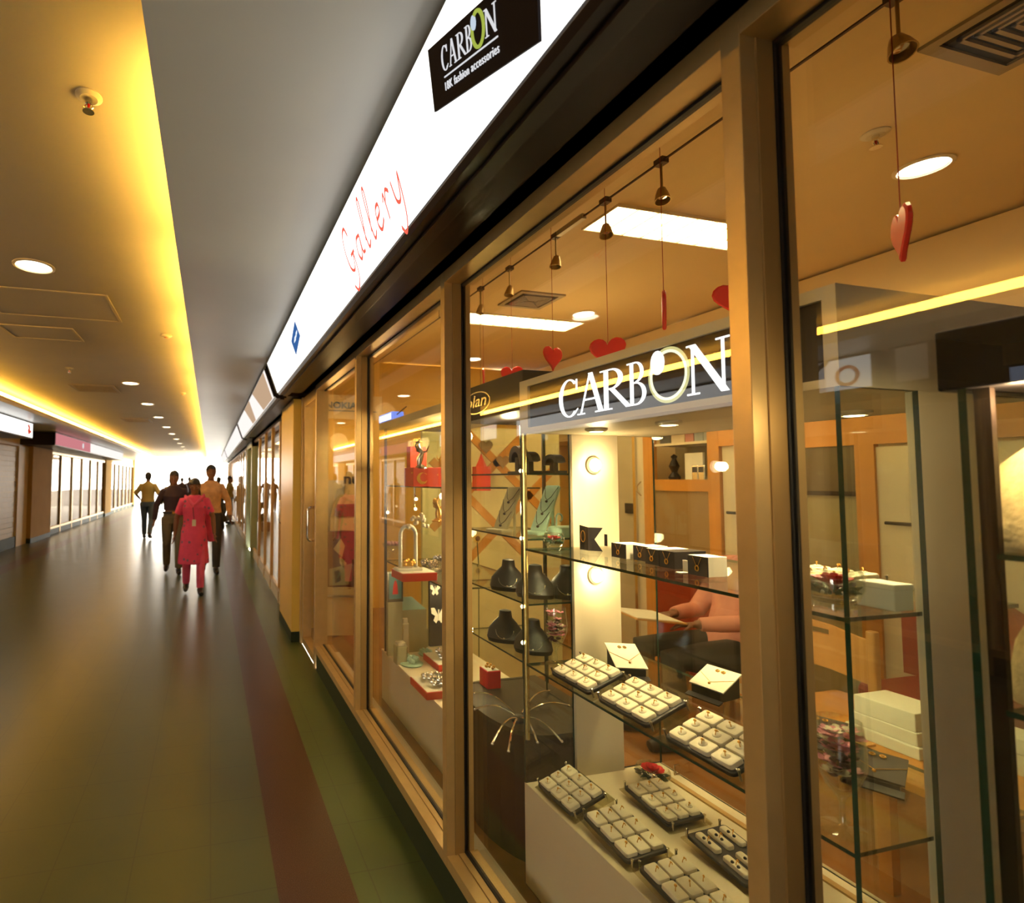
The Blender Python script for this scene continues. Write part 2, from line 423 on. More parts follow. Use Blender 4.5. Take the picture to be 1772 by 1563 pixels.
# shop interior shell
sbuild(MB().box((1.0, YB, -.1), (4.6, 6.1, .125)), 'floor.001', M['shopfloor'])
sbuild(MB().box((XF+.14, YB, ZC), (1.97, 6.1, ZC+.12)).box((1.97, YB, ZC+.02), (4.6, 6.1, ZC+.12)), 'ceiling.001', M['shopceil'])
sbuild(MB().box((4.6, YB, 0), (4.72, 6.2, 3.12)), 'wall_shop_rear', M['wallcream'])
sbuild(MB().box((1.06, 6.0, .125), (4.6, 6.1, ZC)), 'wall_shop_far', M['yellow'])

# further shopfronts on the right, beyond the pier
YS2 = [6.26, 7.05, 8.0, 9.0, 10.1, 11.3]
def far_bay(n, y0, y1, door=False):
    t = struct('window_%d' % n)
    MB().box((XF+.022, y0, .17), (XF+.030, y1, 2.40)).build('pane', M['glass'], t)
    f = MB(); f.box((XF, y0, .0), (XF+.05, y0+.05, 2.43)); f.box((XF, y0, .15), (XF+.05, y1, .195)); f.box((XF, y0, 2.38), (XF+.05, y1, 2.43)); f.build('frame', M['alu'], t)
    return t
n = 7
for a, b in zip(YS2, YS2[1:]): far_bay(n, a, b); n += 1
far_bay(n, 12.9, 14.0); n += 1
for k in range(11): far_bay(n, 14.0+k*1.2, 15.2+k*1.2); n += 1
pull(6.62, 1.07, 1.36, bpy.data.objects['window_7'], M['chrome'])
M['greenpaint'] = mat('pale_green_paint', (.42, .50, .32), .45)
g = struct('door_2')
f = MB(); f.box((.84, 11.3, 0), (1.02, 11.42, 2.43)); f.box((.84, 12.78, 0), (1.02, 12.9, 2.43)); f.box((.84, 11.3, 2.3), (1.02, 12.9, 2.43)); f.build('frame', M['greenpaint'], g)
MB().box((.93, 11.42, .1), (.96, 12.78, 2.3)).build('pane', M['cglass'], g)
sbuild(MB().box((.895, 6.26, 0), (1.0, 11.3, .15)).box((.895, 12.9, 0), (1.0, 27.2, .15)), 'baseboard_right.001', M['cream'])
sbuild(MB().box((1.0, 6.26, -.1), (3.4, 27.2, .1)), 'floor.002', M['shopfloor'])
sbuild(MB().box((XF+.14, 6.2, ZC-.1), (3.4, 27.2, ZC+.02)), 'ceiling.002', M['shopceil'])
sbuild(MB().box((3.4, 6.1, 0), (3.5, 27.2, ZC)), 'wall_shops_rear', M['wallcream'])
sbuild(MB().box((.86, 27.2, 0), (3.5, 27.6, ZC)), 'wall_pier.001', M['yellow'])

# left side: piers, glazing, skirting, wall above
XL = -4.4
M['pierbrown'] = mat('ochre_pier_paint', (.46, .28, .085), .85, spec=.1, var=.05, vscale=3)
sbuild(MB().box((XL-.14, YB, 2.38), (XL-.02, 34.4, 3.12)), 'wall_left', M['wallcream'])
lp = [(-.2, .6), (9.2, 9.6), (14.9, 16.6), (25.0, 26.4), (33.8, 34.4)]
for y0, y1 in lp:
    t = struct('wall_left_pier'); xx = -4.30 if y0 < 20 else -4.36
    MB().box((XL-.3, y0, .12), (xx, y1, 2.75)).build('pier', M['pierbrown'], t)
    MB().box((XL-.3, y0-.005, 0), (xx+.006, y1+.005, .12)).build('skirting', M['skirt'], t)
def left_bay(n, y0, y1):
    t = struct('window_%d' % n)
    MB().box((XL-.05, y0, .22), (XL-.042, y1, 2.38)).build('pane', M['lglass'], t)
    f = MB(); f.box((XL-.09, y0, .0), (XL, y0+.07, 2.38)); f.box((XL-.09, y0, .16), (XL, y1, .22)); f.box((XL-.09, y0, 2.32), (XL, y1, 2.38)); f.build('frame', M['alu'], t)
    MB().box((XL-.06, y0, 0), (XL-.012, y1, .16)).build('plinth', M['skirt'], t)
for seg in ((-3.9, -.2, 3), (.6, 9.2, 7), (16.6, 25.0, 6), (26.4, 33.8, 6)):
    k = seg[2]; q = (seg[1]-seg[0])/k
    for i in range(k): left_bay(n, seg[0]+i*q, seg[0]+(i+1)*q); n += 1
M['shutter'] = mat('cream_panel', (.52, .42, .24), .5, var=.05)
t = struct('window_%d' % n); n += 1
s = MB()
for i in range(18): s.box((XL-.06, 10.2, .25+i*.117), (XL-.04+.004*(i % 2), 14.2, .25+(i+1)*.117-.006))
s.build('panel', M['shutter'], t)
f = MB(); f.box((XL-.09, 14.2, 0), (XL, 14.9, 2.38)); f.box((XL-.09, 9.6, 0), (XL, 10.2, 2.38)); f.build('frame', M['wallcream'], t)
MB().box((XL-.06, 10.2, 0), (XL-.012, 14.2, .25)).build('plinth', M['skirt'], t)
sbuild(MB().box((-8.2, YB, -.1), (XL-.1, 34.2, .05)), 'floor.003', M['shopfloor'])
sbuild(MB().box((-8.2, YB, 2.85), (XL-.14, 34.2, 2.95)), 'ceiling.003', M['ceil'])
sbuild(MB().box((-8.3, YB, 0), (-8.2, 34.2, 2.95)), 'wall_left_shops', M['wallcream'])
sbuild(MB().box((-8.3, 34.2, 0), (XL-.14, 34.4, 3.1)), 'wall_left_end', M['wallcream'])
# shop lamps behind the left glazing and the far right glazing
def strip_light(x, y, z, L, label, grp):
    t = thing('ceiling_light', label, 'ceiling light', (x, y, z), 0, grp)
    MB().box((x-.16, y-L/2, z-.05), (x+.16, y+L/2, z)).build('housing', M['white'], t)
    MB().box((x-.13, y-L/2+.03, z-.056), (x+.13, y+L/2-.03, z-.05)).build('diffuser', M['troffer'], t)
for y in (2, 5.5, 8.5, 18.5, 21.5, 24, 28.5, 32):
    strip_light(-6.2, y, 2.85, 1.2, 'strip light on the ceiling inside the glazed shops across the arcade', 'strip lights in the shops across the arcade')
for y in (7.6, 9.6, 15, 18, 22, 25.5):
    strip_light(2.3, y, 2.9, 1.2, 'strip light on the ceiling of the shops beyond the yellow pier', 'strip lights in the shops beyond the pier')
# ------------------------------------------------------------------ fascia signs, right side
def sign_box(y0, y1, label, face, grp=None, name='fascia_sign', cat='shop sign'):
    t = thing(name, label, cat, (.72, (y0+y1)/2, 2.42), 0, grp)
    prof = [(.612, 2.418), (.508, 2.706), (.52, 2.722), (XF, 2.722), (XF, 2.432), (.72, 2.432), (.72, 2.410), (.625, 2.405)]
    MB().prism(prof, lambda u, v, s: (u, s, v), y0, y1).build('box', M['brown'], t)
    n = Vector((-.28, 0, -.103)).normalized()
    a, b = Vector((.6098, 0, 2.424))+n*.008, Vector((.5109, 0, 2.698))+n*.008
    m = MB(); e = .022
    P = [a+Vector((0, y0+e, 0)), a+Vector((0, y1-e, 0)), b+Vector((0, y1-e, 0)), b+Vector((0, y0+e, 0))]
    m.loft([[q-n*.007 for q in P], P]); m.build('lit_face', face, t)
    for yy in (y0+.004, y1-.004-.022):
        r = MB(); Q = [a+Vector((0, yy, 0)), a+Vector((0, yy+.022, 0)), b+Vector((0, yy+.022, 0)), b+Vector((0, yy, 0))]
        r.loft([[q-n*.007 for q in Q], [q+n*.006 for q in Q]]); r.build('end_strip', M['black'], t)
    MB().box((.66, y0, 2.395), (.70, y1, 2.408)).box((XF-.05, y0, 2.432), (XF, y1, 2.436)).build('under_rail', M['brown'], t)
    return t, n
s1, sn = sign_box(-2.2, 5.03, 'white lit shop sign above the nearest shopfront with black logo panel', M['sign'], 'lit fascia signs on the right side')
def V(*a): return Vector(a)
LIFT = sn*.006
TLp, BLp, BRp = V(.522, 1.181, 2.671), V(.564, 1.236, 2.558), V(.608, .851, 2.439)
# keep the panel on the sign's face
def onface(p): return p - sn*((p-V(.6098, 0, 2.424)).dot(sn)-.006)
TLp, BLp, BRp = map(onface, (TLp, BLp, BRp)); TRp = TLp+BRp-BLp
Q = [BLp, BRp, TRp, TLp]
MB().loft([[q+sn*.003 for q in Q], [q+sn*.010 for q in Q]]).build('logo_panel', mat('matt_black_print', (.012, .009, .010), .7, spec=.05, var=0), s1)
u, v = BRp-BLp, TLp-BLp
Mlogo = emat('backlit_logo_lettering', (.92, .92, .95), .8)
o0 = BLp+sn*.0105
lt = MB()
cells = [('C', .150, .225), ('A', .232, .315), ('R', .322, .405), ('B', .412, .480), ('N', .595, .700)]
for ch, a, b in cells:
    for poly in GLY[ch]:
        lt.prism(poly, lambda x, y, s, a=a, b=b: o0+u*(a+(b-a)*x)+v*(.50+.36*y)+sn*s, 0, .002)
lt.prism(_rc(.165, .70, 0, .022), lambda x, y, s: o0+u*x+v*(.40+y)+sn*s, 0, .002)
lt.build('lettering', Mlogo, s1)
rg = MB()
for poly in _arc(.535, .70, .062, .26, 0, 360, .018, .05, 32): rg.prism(poly, lambda x, y, s: o0+u*x+v*y+sn*s, 0, .003)
rg.build('ring_emblem', emat('backlit_yellow_green_ring', (.55, .66, .10), .7), s1)
hl = MB(); hl.prism([(.5+.02*cos(a*pi/6), .82+.10*sin(a*pi/6)) for a in range(12)], lambda x, y, s: o0+u*x+v*y+sn*s, 0, .0035)
hl.build('emblem_highlight', emat('backlit_pale_blue', (.7, .82, .95), .8), s1)
tx = place_text(text_mesh('18K fashion accessories', space=1.12), o0+u*.165+v*.20, u*.54, v*.13, sn, .002)
tx.build('small_lettering', Mlogo, s1)
# red script lettering: broad-nib strokes along the face
fu = V(0, -1, 0); fv = (V(.508, 0, 2.706)-V(.612, 0, 2.418)).normalized()
def nib(pts, w, o, mb, n=sn):
    """stroke with a slanted nib of width w"""
    nb = V(0, -.35*w, 0)+fv*(w*.9)
    P = [o+fu*x+fv*y for x, y in pts]
    for a, b in zip(P, P[1:]):
        q = [a-nb/2, b-nb/2, b+nb/2, a+nb/2]
        mb.loft([[p for p in q], [p+n*.0015 for p in q]])
        pp = (b-a).cross(n).normalized()*w*.17
        q = [a-pp, b-pp, b+pp, a+pp]
        mb.loft([[p for p in q], [p+n*.0012 for p in q]])
def curve(pts, k=5):
    out = []
    for i in range(len(pts)-1):
        p0, p1, p2, p3 = pts[max(i-1, 0)], pts[i], pts[i+1], pts[min(i+2, len(pts)-1)]
        for j in range(k):
            t = j/k
            out.append(tuple(.5*((2*p1[c])+(-p0[c]+p2[c])*t+(2*p0[c]-5*p1[c]+4*p2[c]-p3[c])*t*t+(-p0[c]+3*p1[c]-3*p2[c]+p3[c])*t**3) for c in (0, 1)))
    return out+[pts[-1]]
SCR = {
 'G': [[(.42, .75), (.34, .95), (.14, .85), (.02, .5), (.06, .1), (.26, .0), (.42, .3), (.36, -.2), (.1, -.45), (-.05, -.3)], [(.28, .32), (.5, .34)]],
 'a': [[(.32, .46), (.14, .44), (.04, .18), (.12, .0), (.26, .14), (.34, .46), (.3, .1), (.42, .06)]],
 'l': [[(.06, .2), (.22, .7), (.26, 1.0), (.18, .95), (.1, .4), (.12, .02), (.26, .1)]],
 'e': [[(.06, .24), (.24, .3), (.26, .46), (.12, .42), (.05, .16), (.14, .0), (.32, .12)]],
 'r': [[(.02, .36), (.1, .46), (.08, .0)], [(.1, .3), (.22, .48), (.32, .4)]],
 'y': [[(.04, .46), (.06, .1), (.2, .06), (.34, .46), (.24, -.2), (.06, -.5), (-.06, -.35)]],
}
gm = MB(); base = onface(V(.60, 2.17, 2.488))+sn*.0055
x = 0; K = .205
for ch, adv in (('G', .5), ('a', .42), ('l', .28), ('l', .28), ('e', .36), ('r', .34), ('y', .4)):
    gm = MB()
    for st in SCR[ch]: nib(curve([(x+px*K, py*K*.85+.006) for px, py in st], 5), .013, base, gm)
    x += adv*K*1.28
    gm.build('script_letter', M['redprint'], s1)
faded = emat('backlit_faded_red_lettering', (1, .62, .58), 1.2)
gm = MB(); base = onface(V(.585, 2.92, 2.50))+sn*.0055; x = 0
for ch, adv in (('r', .34), ('a', .42), ('l', .3), ('r', .36), ('e', .36)):
    gm = MB()
    for st in SCR[ch]: nib(curve([(x+px*K, py*K*.7) for px, py in st], 4), .0022, base, gm)
    x += adv*K*1.3
    gm.build('faint_letter', faded, s1)
# blue diamond emblem
dT, dB, dL, dR = [onface(p)+sn*.005 for p in (V(.534, 3.415, 2.641), V(.589, 3.704, 2.489), V(.555, 3.703, 2.582), V(.568, 3.411, 2.547))]
q = [dB, dR, dT, dL]; MB().loft([[p for p in q], [p+sn*.003 for p in q]]).build('diamond_emblem', M['blueprint'], s1)
c = (dT+dB)/2+sn*.0032; sc = MB()
for k in range(3):
    a = c+(dL-c)*(.55-.4*k)+(dB-c)*.22*(1-k); b = c+(dR-c)*(.15+.2*k)+(dT-c)*.2*k
    h = (dT-dB)*.05
    sc.loft([[a-h, b-h, b+h, a+h], [p+sn*.0015 for p in (a-h, b-h, b+h, a+h)]])
sc.build('diamond_lettering', emat('backlit_white_print', (.8, .88, 1), 1.2), s1)

s2, _ = sign_box(5.24, 10.55, 'lit sign with brown tinted patches, second along the right side', M['signdim'], 'lit fascia signs on the right side')
patch = emat('sign_tan_print', (.62, .42, .27), .9)
fa, fb = onface(V(.612, 0, 2.428)), onface(V(.514, 0, 2.69))
for y0, y1 in ((5.4, 6.3), (7.4, 7.9)):
    q = [fa+V(0, y0, 0), fa+V(0, y1, 0), fb+V(0, y1+.5, 0), fb+V(0, y0+.0, 0)]
    MB().loft([[p+sn*.004 for p in q], [p+sn*.0065 for p in q]]).build('tan_print', patch, s2)
s3, _ = sign_box(10.8, 20.0, 'lit white sign third along the right side beyond the tan-patched one', M['signdim'], 'lit fascia signs on the right side')
s4, _ = sign_box(20.3, 27.3, 'lit white sign farthest along the right side near the bright exit', M['signdim'], 'lit fascia signs on the right side')

# ------------------------------------------------------------------ signs, left side
def lsign(y0, y1, label, face, x=-3.62, z0=2.42, z1=2.74):
    t = thing('fascia_sign', label, 'shop sign', (-4.0, (y0+y1)/2, z0), 0, 'lit fascia signs on the left side')
    MB().box((XL-.02, y0, z0), (x, y1, z1)).build('box', M['brown'], t)
    MB().box((x, y0+.05, z0+.02), (x+.012, y1-.05, z1-.02)).build('lit_face', face, t)
    return t
l1 = lsign(3.28, 8.9, 'white lit sign with red ring emblem across from the jewellery window', M['sign'])
def ring_on(t, yc, zc, r, m, x=-3.605, th=.03):
    g = MB()
    for poly in _arc(0, 0, r, r, 0, 360, th, th, 28): g.prism(poly, lambda a, b, s: (x+s, yc+a, zc+b), 0, .006)
    g.build('ring_emblem', m, t)
RED = emat('backlit_red_ring', (.75, .07, .03), .9)
ring_on(l1, 3.50, 2.56, .095, RED)
lf = MB()
for a0 in (.35, 2.6):
    lf.prism([(3.74+.07*cos(a)*cos(a0)-.02*sin(a)*sin(a0)+.04*cos(a0), 2.66+.07*cos(a)*sin(a0)+.02*sin(a)*cos(a0)+.04*sin(a0)) for a in [k*pi/8 for k in range(16)]], lambda a, b, s: (-3.606+s, a, b), 0, .005)
lf.build('leaf_emblem', M['ink'], l1)
l0 = lsign(-3.8, 2.55, 'white lit sign over the shopfront across the arcade nearest the viewer', emat('blue_white_sign_face', (.62, .74, 1), .9), z0=2.31, z1=2.45)
l2 = lsign(2.90, 3.2, 'cream lit sign across the arcade beside the leaf and ring sign', emat('cream_sign_face', (.9, .72, .48), .45))
l3 = lsign(9.4, 12.15, 'white lit sign with small red figure at left edge of the arcade', M['sign'], x=-3.53)
f3 = MB(); f3.tube([(-3.516, 11.86, 2.50), (-3.512, 11.82, 2.56), (-3.516, 11.87, 2.62), (-3.516, 11.80, 2.67)], .022, 8); f3.sphere((-3.512, 11.9, 2.545), .03)
f3.build('red_figure', RED, l3)
l4 = lsign(14.3, 24.8, 'pink lit sign on the left side beyond the cream piers', M['signpink'], x=-3.66)
MB().box((-3.66, 18.2, 2.44), (-3.645, 24.7, 2.72)).build('white_section', M['signdim'], l4)
g = MB(); g.disc((0, 0, 0), .08, .006, 20); g.xf(Matrix.Translation((-3.648, 17.2, 2.58)) @ Matrix.Rotation(pi/2, 4, 'Y')); g.build('round_emblem', emat('pale_emblem', (.85, .9, .9), .9), l4)
# small lit notice between piers
t = thing('notice_light', 'small pale lit notice on the pier left of the pink sign', 'notice', U(66, 762, 'X', -4.26), 0)
t.location.x = -4.26
c = U(66, 744, 'X', -4.24)
MB().box((-4.295, c.y-.09, c.z-.13), (-4.24, c.y+.09, c.z+.06)).build('case', M['white'], t)
MB().box((-4.24, c.y-.07, c.z-.03), (-4.235, c.y+.07, c.z+.05)).build('lit_panel', emat('notice_face', (.65, .95, .85), 1.0), t)

# ------------------------------------------------------------------ corridor ceiling fittings
DLY = [3.847, 8.247, 10.447, 12.62, 14.93, 17.1, 19.3, 21.5, 23.7, 25.9, 28.1]
def downlight(x, y, z, r, label, grp, lampm=None, power=0, col=WARM2):
    t = thing('downlight', label, 'downlight', (x, y, z), 0, grp)
    MB().lathe([(r*1.18, 0), (r*1.18, -.006), (r*1.02, -.010), (r, -.004), (r*.97, .0)], (x, y, z), 28, cap=False).build('trim_ring', M['white'], t, smooth=True)
    MB().lathe([(r*.96, -.0015), (.001, -.0035)], (x, y, z), 28).build('lamp_face', lampm or M['dl'], t)
    if power:
        l = lamp('downlight_beam', 'SPOT', (x, y, z-.02), power, col, .05, spot_size=radians(110), spot_blend=.8); 
    return t
for i, y in enumerate(DLY):
    downlight(-1.145, y, ZC, .105, 'round white downlight nearest of the row in the arcade ceiling' if i == 0 else 'round white downlight in the row receding along the arcade ceiling', 'downlights along the arcade ceiling', M['dl'], 42 if i < 6 else 0)
def sprinkler(x, y, z, label, grp=None):
    t = thing('sprinkler', label, 'sprinkler', (x, y, z), 0, grp)
    MB().lathe([(.046, 0), (.046, -.004), (.030, -.012), (.024, -.010)], (x, y, z), 24).build('rosette', M['cream'], t, smooth=True)
    MB().lathe([(.012, -.008), (.012, -.03), (.008, -.033)], (x, y, z), 12).build('body', M['silver'], t)
    b = MB()
    for s in (-1, 1): b.tube([(x+s*.010, y, z-.03), (x+s*.014, y, z-.042), (x+s*.004, y, z-.056)], .003, 6)
    b.build('frame', M['silver'], t)
    MB().tube([(x, y, z-.03), (x, y, z-.054)], .0045, 8).build('bulb', M['redplastic'], t)
    MB().disc((x, y, z-.060), .020, .004, 14).build('deflector', M['silver'], t)
sprinkler(-.453, 2.06, ZC, 'pendent sprinkler with round rosette near the glowing cove edge')
sprinkler(-1.742, 7.334, ZC, 'small sprinkler head on the arcade ceiling ahead of the air vents')
def detector(x, y, z, label):
    t = thing('smoke_detector', label, 'detector', (x, y, z))
    MB().lathe([(.05, 0), (.05, -.012), (.036, -.022)], (x, y, z), 20).build('base', M['cream'], t, smooth=True)
    MB().lathe([(.022, -.022), (.018, -.032), (.002, -.034)], (x, y, z), 16).build('sensor', M['lightwood'], t, smooth=True)
detector(-.433, 5.39, ZC, 'small round ceiling detector nearest along the right cove edge')
detector(-.451, 8.96, ZC, 'small round ceiling detector farther along the right cove edge')
def hatch(x0, x1, y0, y1, label):
    t = thing('access_panel', label, 'ceiling hatch', ((x0+x1)/2, (y0+y1)/2, ZC))
    e = .022; m = MB()
    m.box((x0, y0, ZC-.007), (x1, y0+e, ZC)); m.box((x0, y1-e, ZC-.007), (x1, y1, ZC)); m.box((x0, y0+e, ZC-.007), (x0+e, y1-e, ZC)); m.box((x1-e, y0+e, ZC-.007), (x1, y1-e, ZC))
    m.build('frame', M['covetrim'], t)
    MB().box((x0+e+.003, y0+e+.003, ZC-.003), (x1-e-.003, y1-e-.003, ZC)).build('panel', M['ceil'], t)
hatch(-1.75, -.78, 4.32, 5.04, 'large square ceiling access hatch beyond the nearest downlight')
hatch(-1.90, -1.26, 5.38, 5.86, 'smaller ceiling access hatch behind the large one')
def grille(x0, x1, y0, y1, z, label, n=6, cat='air vent', nested=False):
    t = thing('air_vent', label, cat, ((x0+x1)/2, (y0+y1)/2, z))
    e = .035; m = MB()
    m.box((x0, y0, z-.012), (x1, y0+e, z)); m.box((x0, y1-e, z-.012), (x1, y1, z)); m.box((x0, y0+e, z-.012), (x0+e, y1-e, z)); m.box((x1-e, y0+e, z-.012), (x1, y1-e, z))
    m.build('frame', M['vent'], t)
    MB().box((x0+e, y0+e, z-.003), (x1-e, y1-e, z)).build('duct_opening', M['darkvoid'], t)
    for i in range(n):
        if nested:
            k = e+.028+i*(min(x1-x0, y1-y0)/2-e-.03)/n; q = MB()
            for a, b, c, d in ((x0+k, x1-k, y0+k, y0+k+.012), (x0+k, x1-k, y1-k-.012, y1-k), (x0+k, x0+k+.012, y0+k, y1-k), (x1-k-.012, x1-k, y0+k, y1-k)): q.box((a, c, z-.016), (b, d, z-.004))
            q.build('louvre', M['vent'], t)
        else:
            yy = y0+e+(i+.5)*(y1-y0-2*e)/n
            MB().box((x0+e, yy-.010, z-.014), (x1-e, yy+.004, z-.004)).build('louvre', M['vent'], t)
grille(-2.05, -1.42, 8.55, 9.2, ZC, 'square dark air vent in the arcade ceiling, nearer one')
grille(-2.0, -1.38, 13.0, 13.8, ZC, 'square dark air vent in the arcade ceiling, farther one')

# ------------------------------------------------------------------ shop ceiling fittings
def troffer(x0, x1, y0, y1, z, label):
    t = thing('ceiling_light', label, 'ceiling light', ((x0+x1)/2, (y0+y1)/2, z), 0, 'louvred tube lights in the jewellery shop')
    MB().box((x0, y0, z-.004), (x1, y1, z)).build('tray', M['troffer'], t)
    f = MB(); e = .008
    f.box((x0-e, y0-e, z-.016), (x1+e, y0, z)); f.box((x0-e, y1, z-.016), (x1+e, y1+e, z)); f.box((x0-e, y0, z-.016), (x0, y1, z)); f.box((x1, y0, z-.016), (x1+e, y1, z))
    k = 9
    for i in range(1, k): f.box((x0+(x1-x0)*i/k-.003, y0, z-.016), (x0+(x1-x0)*i/k+.003, y1, z-.006))
    f.build('louvre', M['white'], t)
troffer(2.0, 3.15, 2.24, 2.50, ZC+.02, 'long louvred tube light nearest, behind a track spot')
troffer(2.08, 3.20, 4.02, 4.29, ZC+.02, 'long louvred tube light farther in, beside the square vent')
SD = 'round downlights in the jewellery shop ceiling'
downlight(3.08, 1.617, ZC+.02, .085, 'round downlight above the hanging heart seen edge-on at right', SD, M['dl'], 3, WARM)
downlight(3.045, 3.826, ZC+.02, .085, 'round downlight at the inner end of the farther tube light', SD, M['dl'], 10, WARM)
downlight(4.125, 3.85, ZC+.02, .085, 'round downlight just above the lit case fascia', SD, M['dl'], 10, WARM)
downlight(2.948, 5.6, ZC+.02, .085, 'round downlight above the gift showcase', SD, M['dl'], 10, WARM)
sprinkler(2.60, 1.507, ZC+.02, 'dark sprinkler in the shop ceiling left of the downlight')
grille(2.22, 2.60, 3.46, 3.80, ZC+.02, 'square air diffuser beside the tube light', 5, nested=True)
grille(2.22, 2.62, .76, 1.165, ZC+.02, 'square air diffuser at the upper right of the shop ceiling', 5, nested=True)
# cable with track spots
TX, TZ = 1.62, 2.80
t = thing('spotlight_cable', 'thin dark cable carrying spotlights under the shop ceiling', 'cable', (TX, 2.0, TZ))
MB().tube([(TX, -2.8, TZ), (TX, 5.9, TZ)], .005, 6).build('cable', M['wire'], t)
for y in (-2.6, 1.2, 3.6, 5.7): MB().tube([(TX, y, TZ), (TX, y, ZC)], .003, 6).build('hanger', M['wire'], t)
MB().box((TX-.012, 2.02, TZ-.012), (TX+.012, 2.22, TZ+.012)).build('connector', M['cream'], t)
M['spotbody'] = mat('pale_gold_metal', (.55, .38, .16), .4, metal=.5)
def spot(px, py, aim, label):
    o = U(px, py, 'X', TX); y = o.y
    t = thing('track_spotlight', label, 'spotlight', (TX, y, TZ-.15), 0, 'track spotlights on the cable')
    MB().tube([(TX, y, TZ), (TX, y, TZ-.11)], .004, 8).build('stem', M['spotbody'], t)
    MB().box((TX-.015, y-.02, TZ-.012), (TX+.015, y+.02, TZ+.010)).build('clip', M['wire'], t)
    c = Vector((TX, y, TZ-.125)); d = (Vector(aim)-c).normalized(); R = d.to_track_quat('Z', 'X').to_matrix().to_4x4()
    MM = Matrix.Translation(c) @ R
    MB().lathe([(.005, -.028), (.014, -.022), (.021, .0), (.028, .032), (.025, .032), (.018, .008)], (0, 0, 0), 20).xf(MM).build('shade', M['spotbody'], t, smooth=True)
    MB().lathe([(.001, .012), (.015, .012), (.015, .019), (.001, .022)], (0, 0, 0), 16).xf(MM).build('bulb', M['chrome'], t, smooth=True)
    l = lamp('spot_beam', 'SPOT', c+d*.05, 16, WARM2, .03, spot_size=radians(60), spot_blend=.6); l.rotation_euler = (-d).to_track_quat('Z', 'Y').to_euler()
for px, py, aim, lb in ((962, 430, (1.3, 2.2, 1.0), 'gold cone track spotlight left of the bright tube light'), (1048, 375, (1.35, 1.5, .9), 'track spotlight silhouetted against the tube light'), (1145, 315, (1.35, 1.2, .9), 'track spotlight right of and above the tube light'),
        (882, 480, (1.3, 2.7, 1.0), 'pale track spotlight above the dark oval-logo case'), (832, 515, (1.35, 3.1, .9), 'farthest track spotlight, beside the window mullion'), (1553, 25, (1.35, .4, 1.2), 'pale track spotlight nearest, at the upper right')):
    spot(px, py, aim, lb)
# hanging hearts
def heart_poly(h, n=28):
    P = []
    for k in range(n):
        a = 2*pi*k/n; P.append((16*sin(a)**3, 13*cos(a)-5*cos(2*a)-2*cos(3*a)-cos(4*a)))
    y0 = min(p[1] for p in P); y1 = max(p[1] for p in P); s = h/(y1-y0)
    return [(x*s, (y-y0)*s) for x, y in P]
def heart(px, py, depth, h, rz, label):
    c = UD(px, py, depth)
    t = thing('hanging_heart', label, 'heart ornament', (c.x, c.y, c.z), rz, 'red hearts hanging in the shop')
    P = heart_poly(h); m = MB()
    ins = [(x*.9, (y-h*.55)*.9+h*.55) for x, y in P]
    f = lambda q, d: [(u, d, v) for u, v in q]
    m.loft([f(ins, -.0055), f(P, -.003), f(P, .003), f(ins, .0055)]); m.build('heart', M['redplastic'], t, local=True)
    MB().tube([(0, 0, h*.83), (.002, 0, h*.95), (0, 0, ZC-c.z)], .0011, 5).build('string', M['redstring'], t, local=True)
HS = ((1563, 453, 1.10, .110, .72, 'red hanging heart seen nearly edge-on at right below the downlight'),
      (957, 642, 2.42, .11, .25, 'red hanging heart turned three-quarters above the oval-logo case'),
      (1052, 637, 1.95, .11, -.70, 'wide red hanging heart half hidden by the case fascia'),
      (1150, 571, 1.56, .108, .80, 'red hanging heart seen exactly edge-on as a thin bar'),
      (1272, 548, 1.66, .105, -.88, 'red hanging heart half behind the near mullion'),
      (886, 668, 3.0, .11, -.55, 'wide red hanging heart peeping over the oval-logo fascia'),
      (837, 666, 3.3, .10, 1.02, 'red hanging heart edge-on, farthest left beside the mullion'))
for a in HS: heart(*a)
# ------------------------------------------------------------------ the jewellery case with the lit name fascia
CX0, CX1, CY0, CY1 = 1.15, 1.76, .74, 1.815
ZB, ZS2, ZS1 = .487, .921, 1.347
t = thing('display_case', 'white display case with glass shelves under a lit black fascia', 'display case', (1.45, 1.28, .125))
case = t
MB().box((CX0, CY0, .125), (CX1, CY1, ZB)).build('base', M['white'], t, bevel=.002)
fb = MB(); ZF0, ZF1 = 1.783, 1.981
fb.box((CX0+.02, CY0, ZF0), (CX1, CY1, ZF1))
ins = (.79, 1.762, 1.800, 1.956)
fb.box((CX0, CY0, ZF0), (CX0+.02, CY1, ins[2])); fb.box((CX0, CY0, ins[3]), (CX0+.02, CY1, ZF1)); fb.box((CX0, CY0, ins[2]), (CX0+.02, ins[0]-.025, ins[3])); fb.box((CX0, ins[1], ins[2]), (CX0+.02, CY1, ins[3]))
fb.build('fascia', M['cream'], t)
MB().box((CX0+.010, ins[0]-.025, ins[2]), (CX0+.019, ins[1], ins[3])).build('name_panel', mat('dark_violet_acrylic', (.014, .009, .014), .45, spec=.12, var=0), t)
lt = MB()
def cell(a, b, z0=1.818, z1=1.895):
    ya, yb = U(a, 700, 'X', CX0+.008).y, U(b, 700, 'X', CX0+.008).y
    return ya, yb, z0, z1
for ch, a, b, z1 in (('C', 967, 1003, 1.938), ('A', 999, 1047, 1.940), ('R', 1039, 1089, 1.938), ('B', 1086, 1124, 1.938), ('N', 1190, 1266, 1.941)):
    ya, yb, z0, z1 = cell(a, b, 1.815, z1)
    for poly in GLY[ch]: lt.prism(poly, lambda x, y, s: (CX0+.010-s, ya+(yb-ya)*x, z0+(z1-z0)*y), .0005, .003)
lt.build('lettering', emat('lit_white_lettering', (1, 1, 1), 1.6), t)
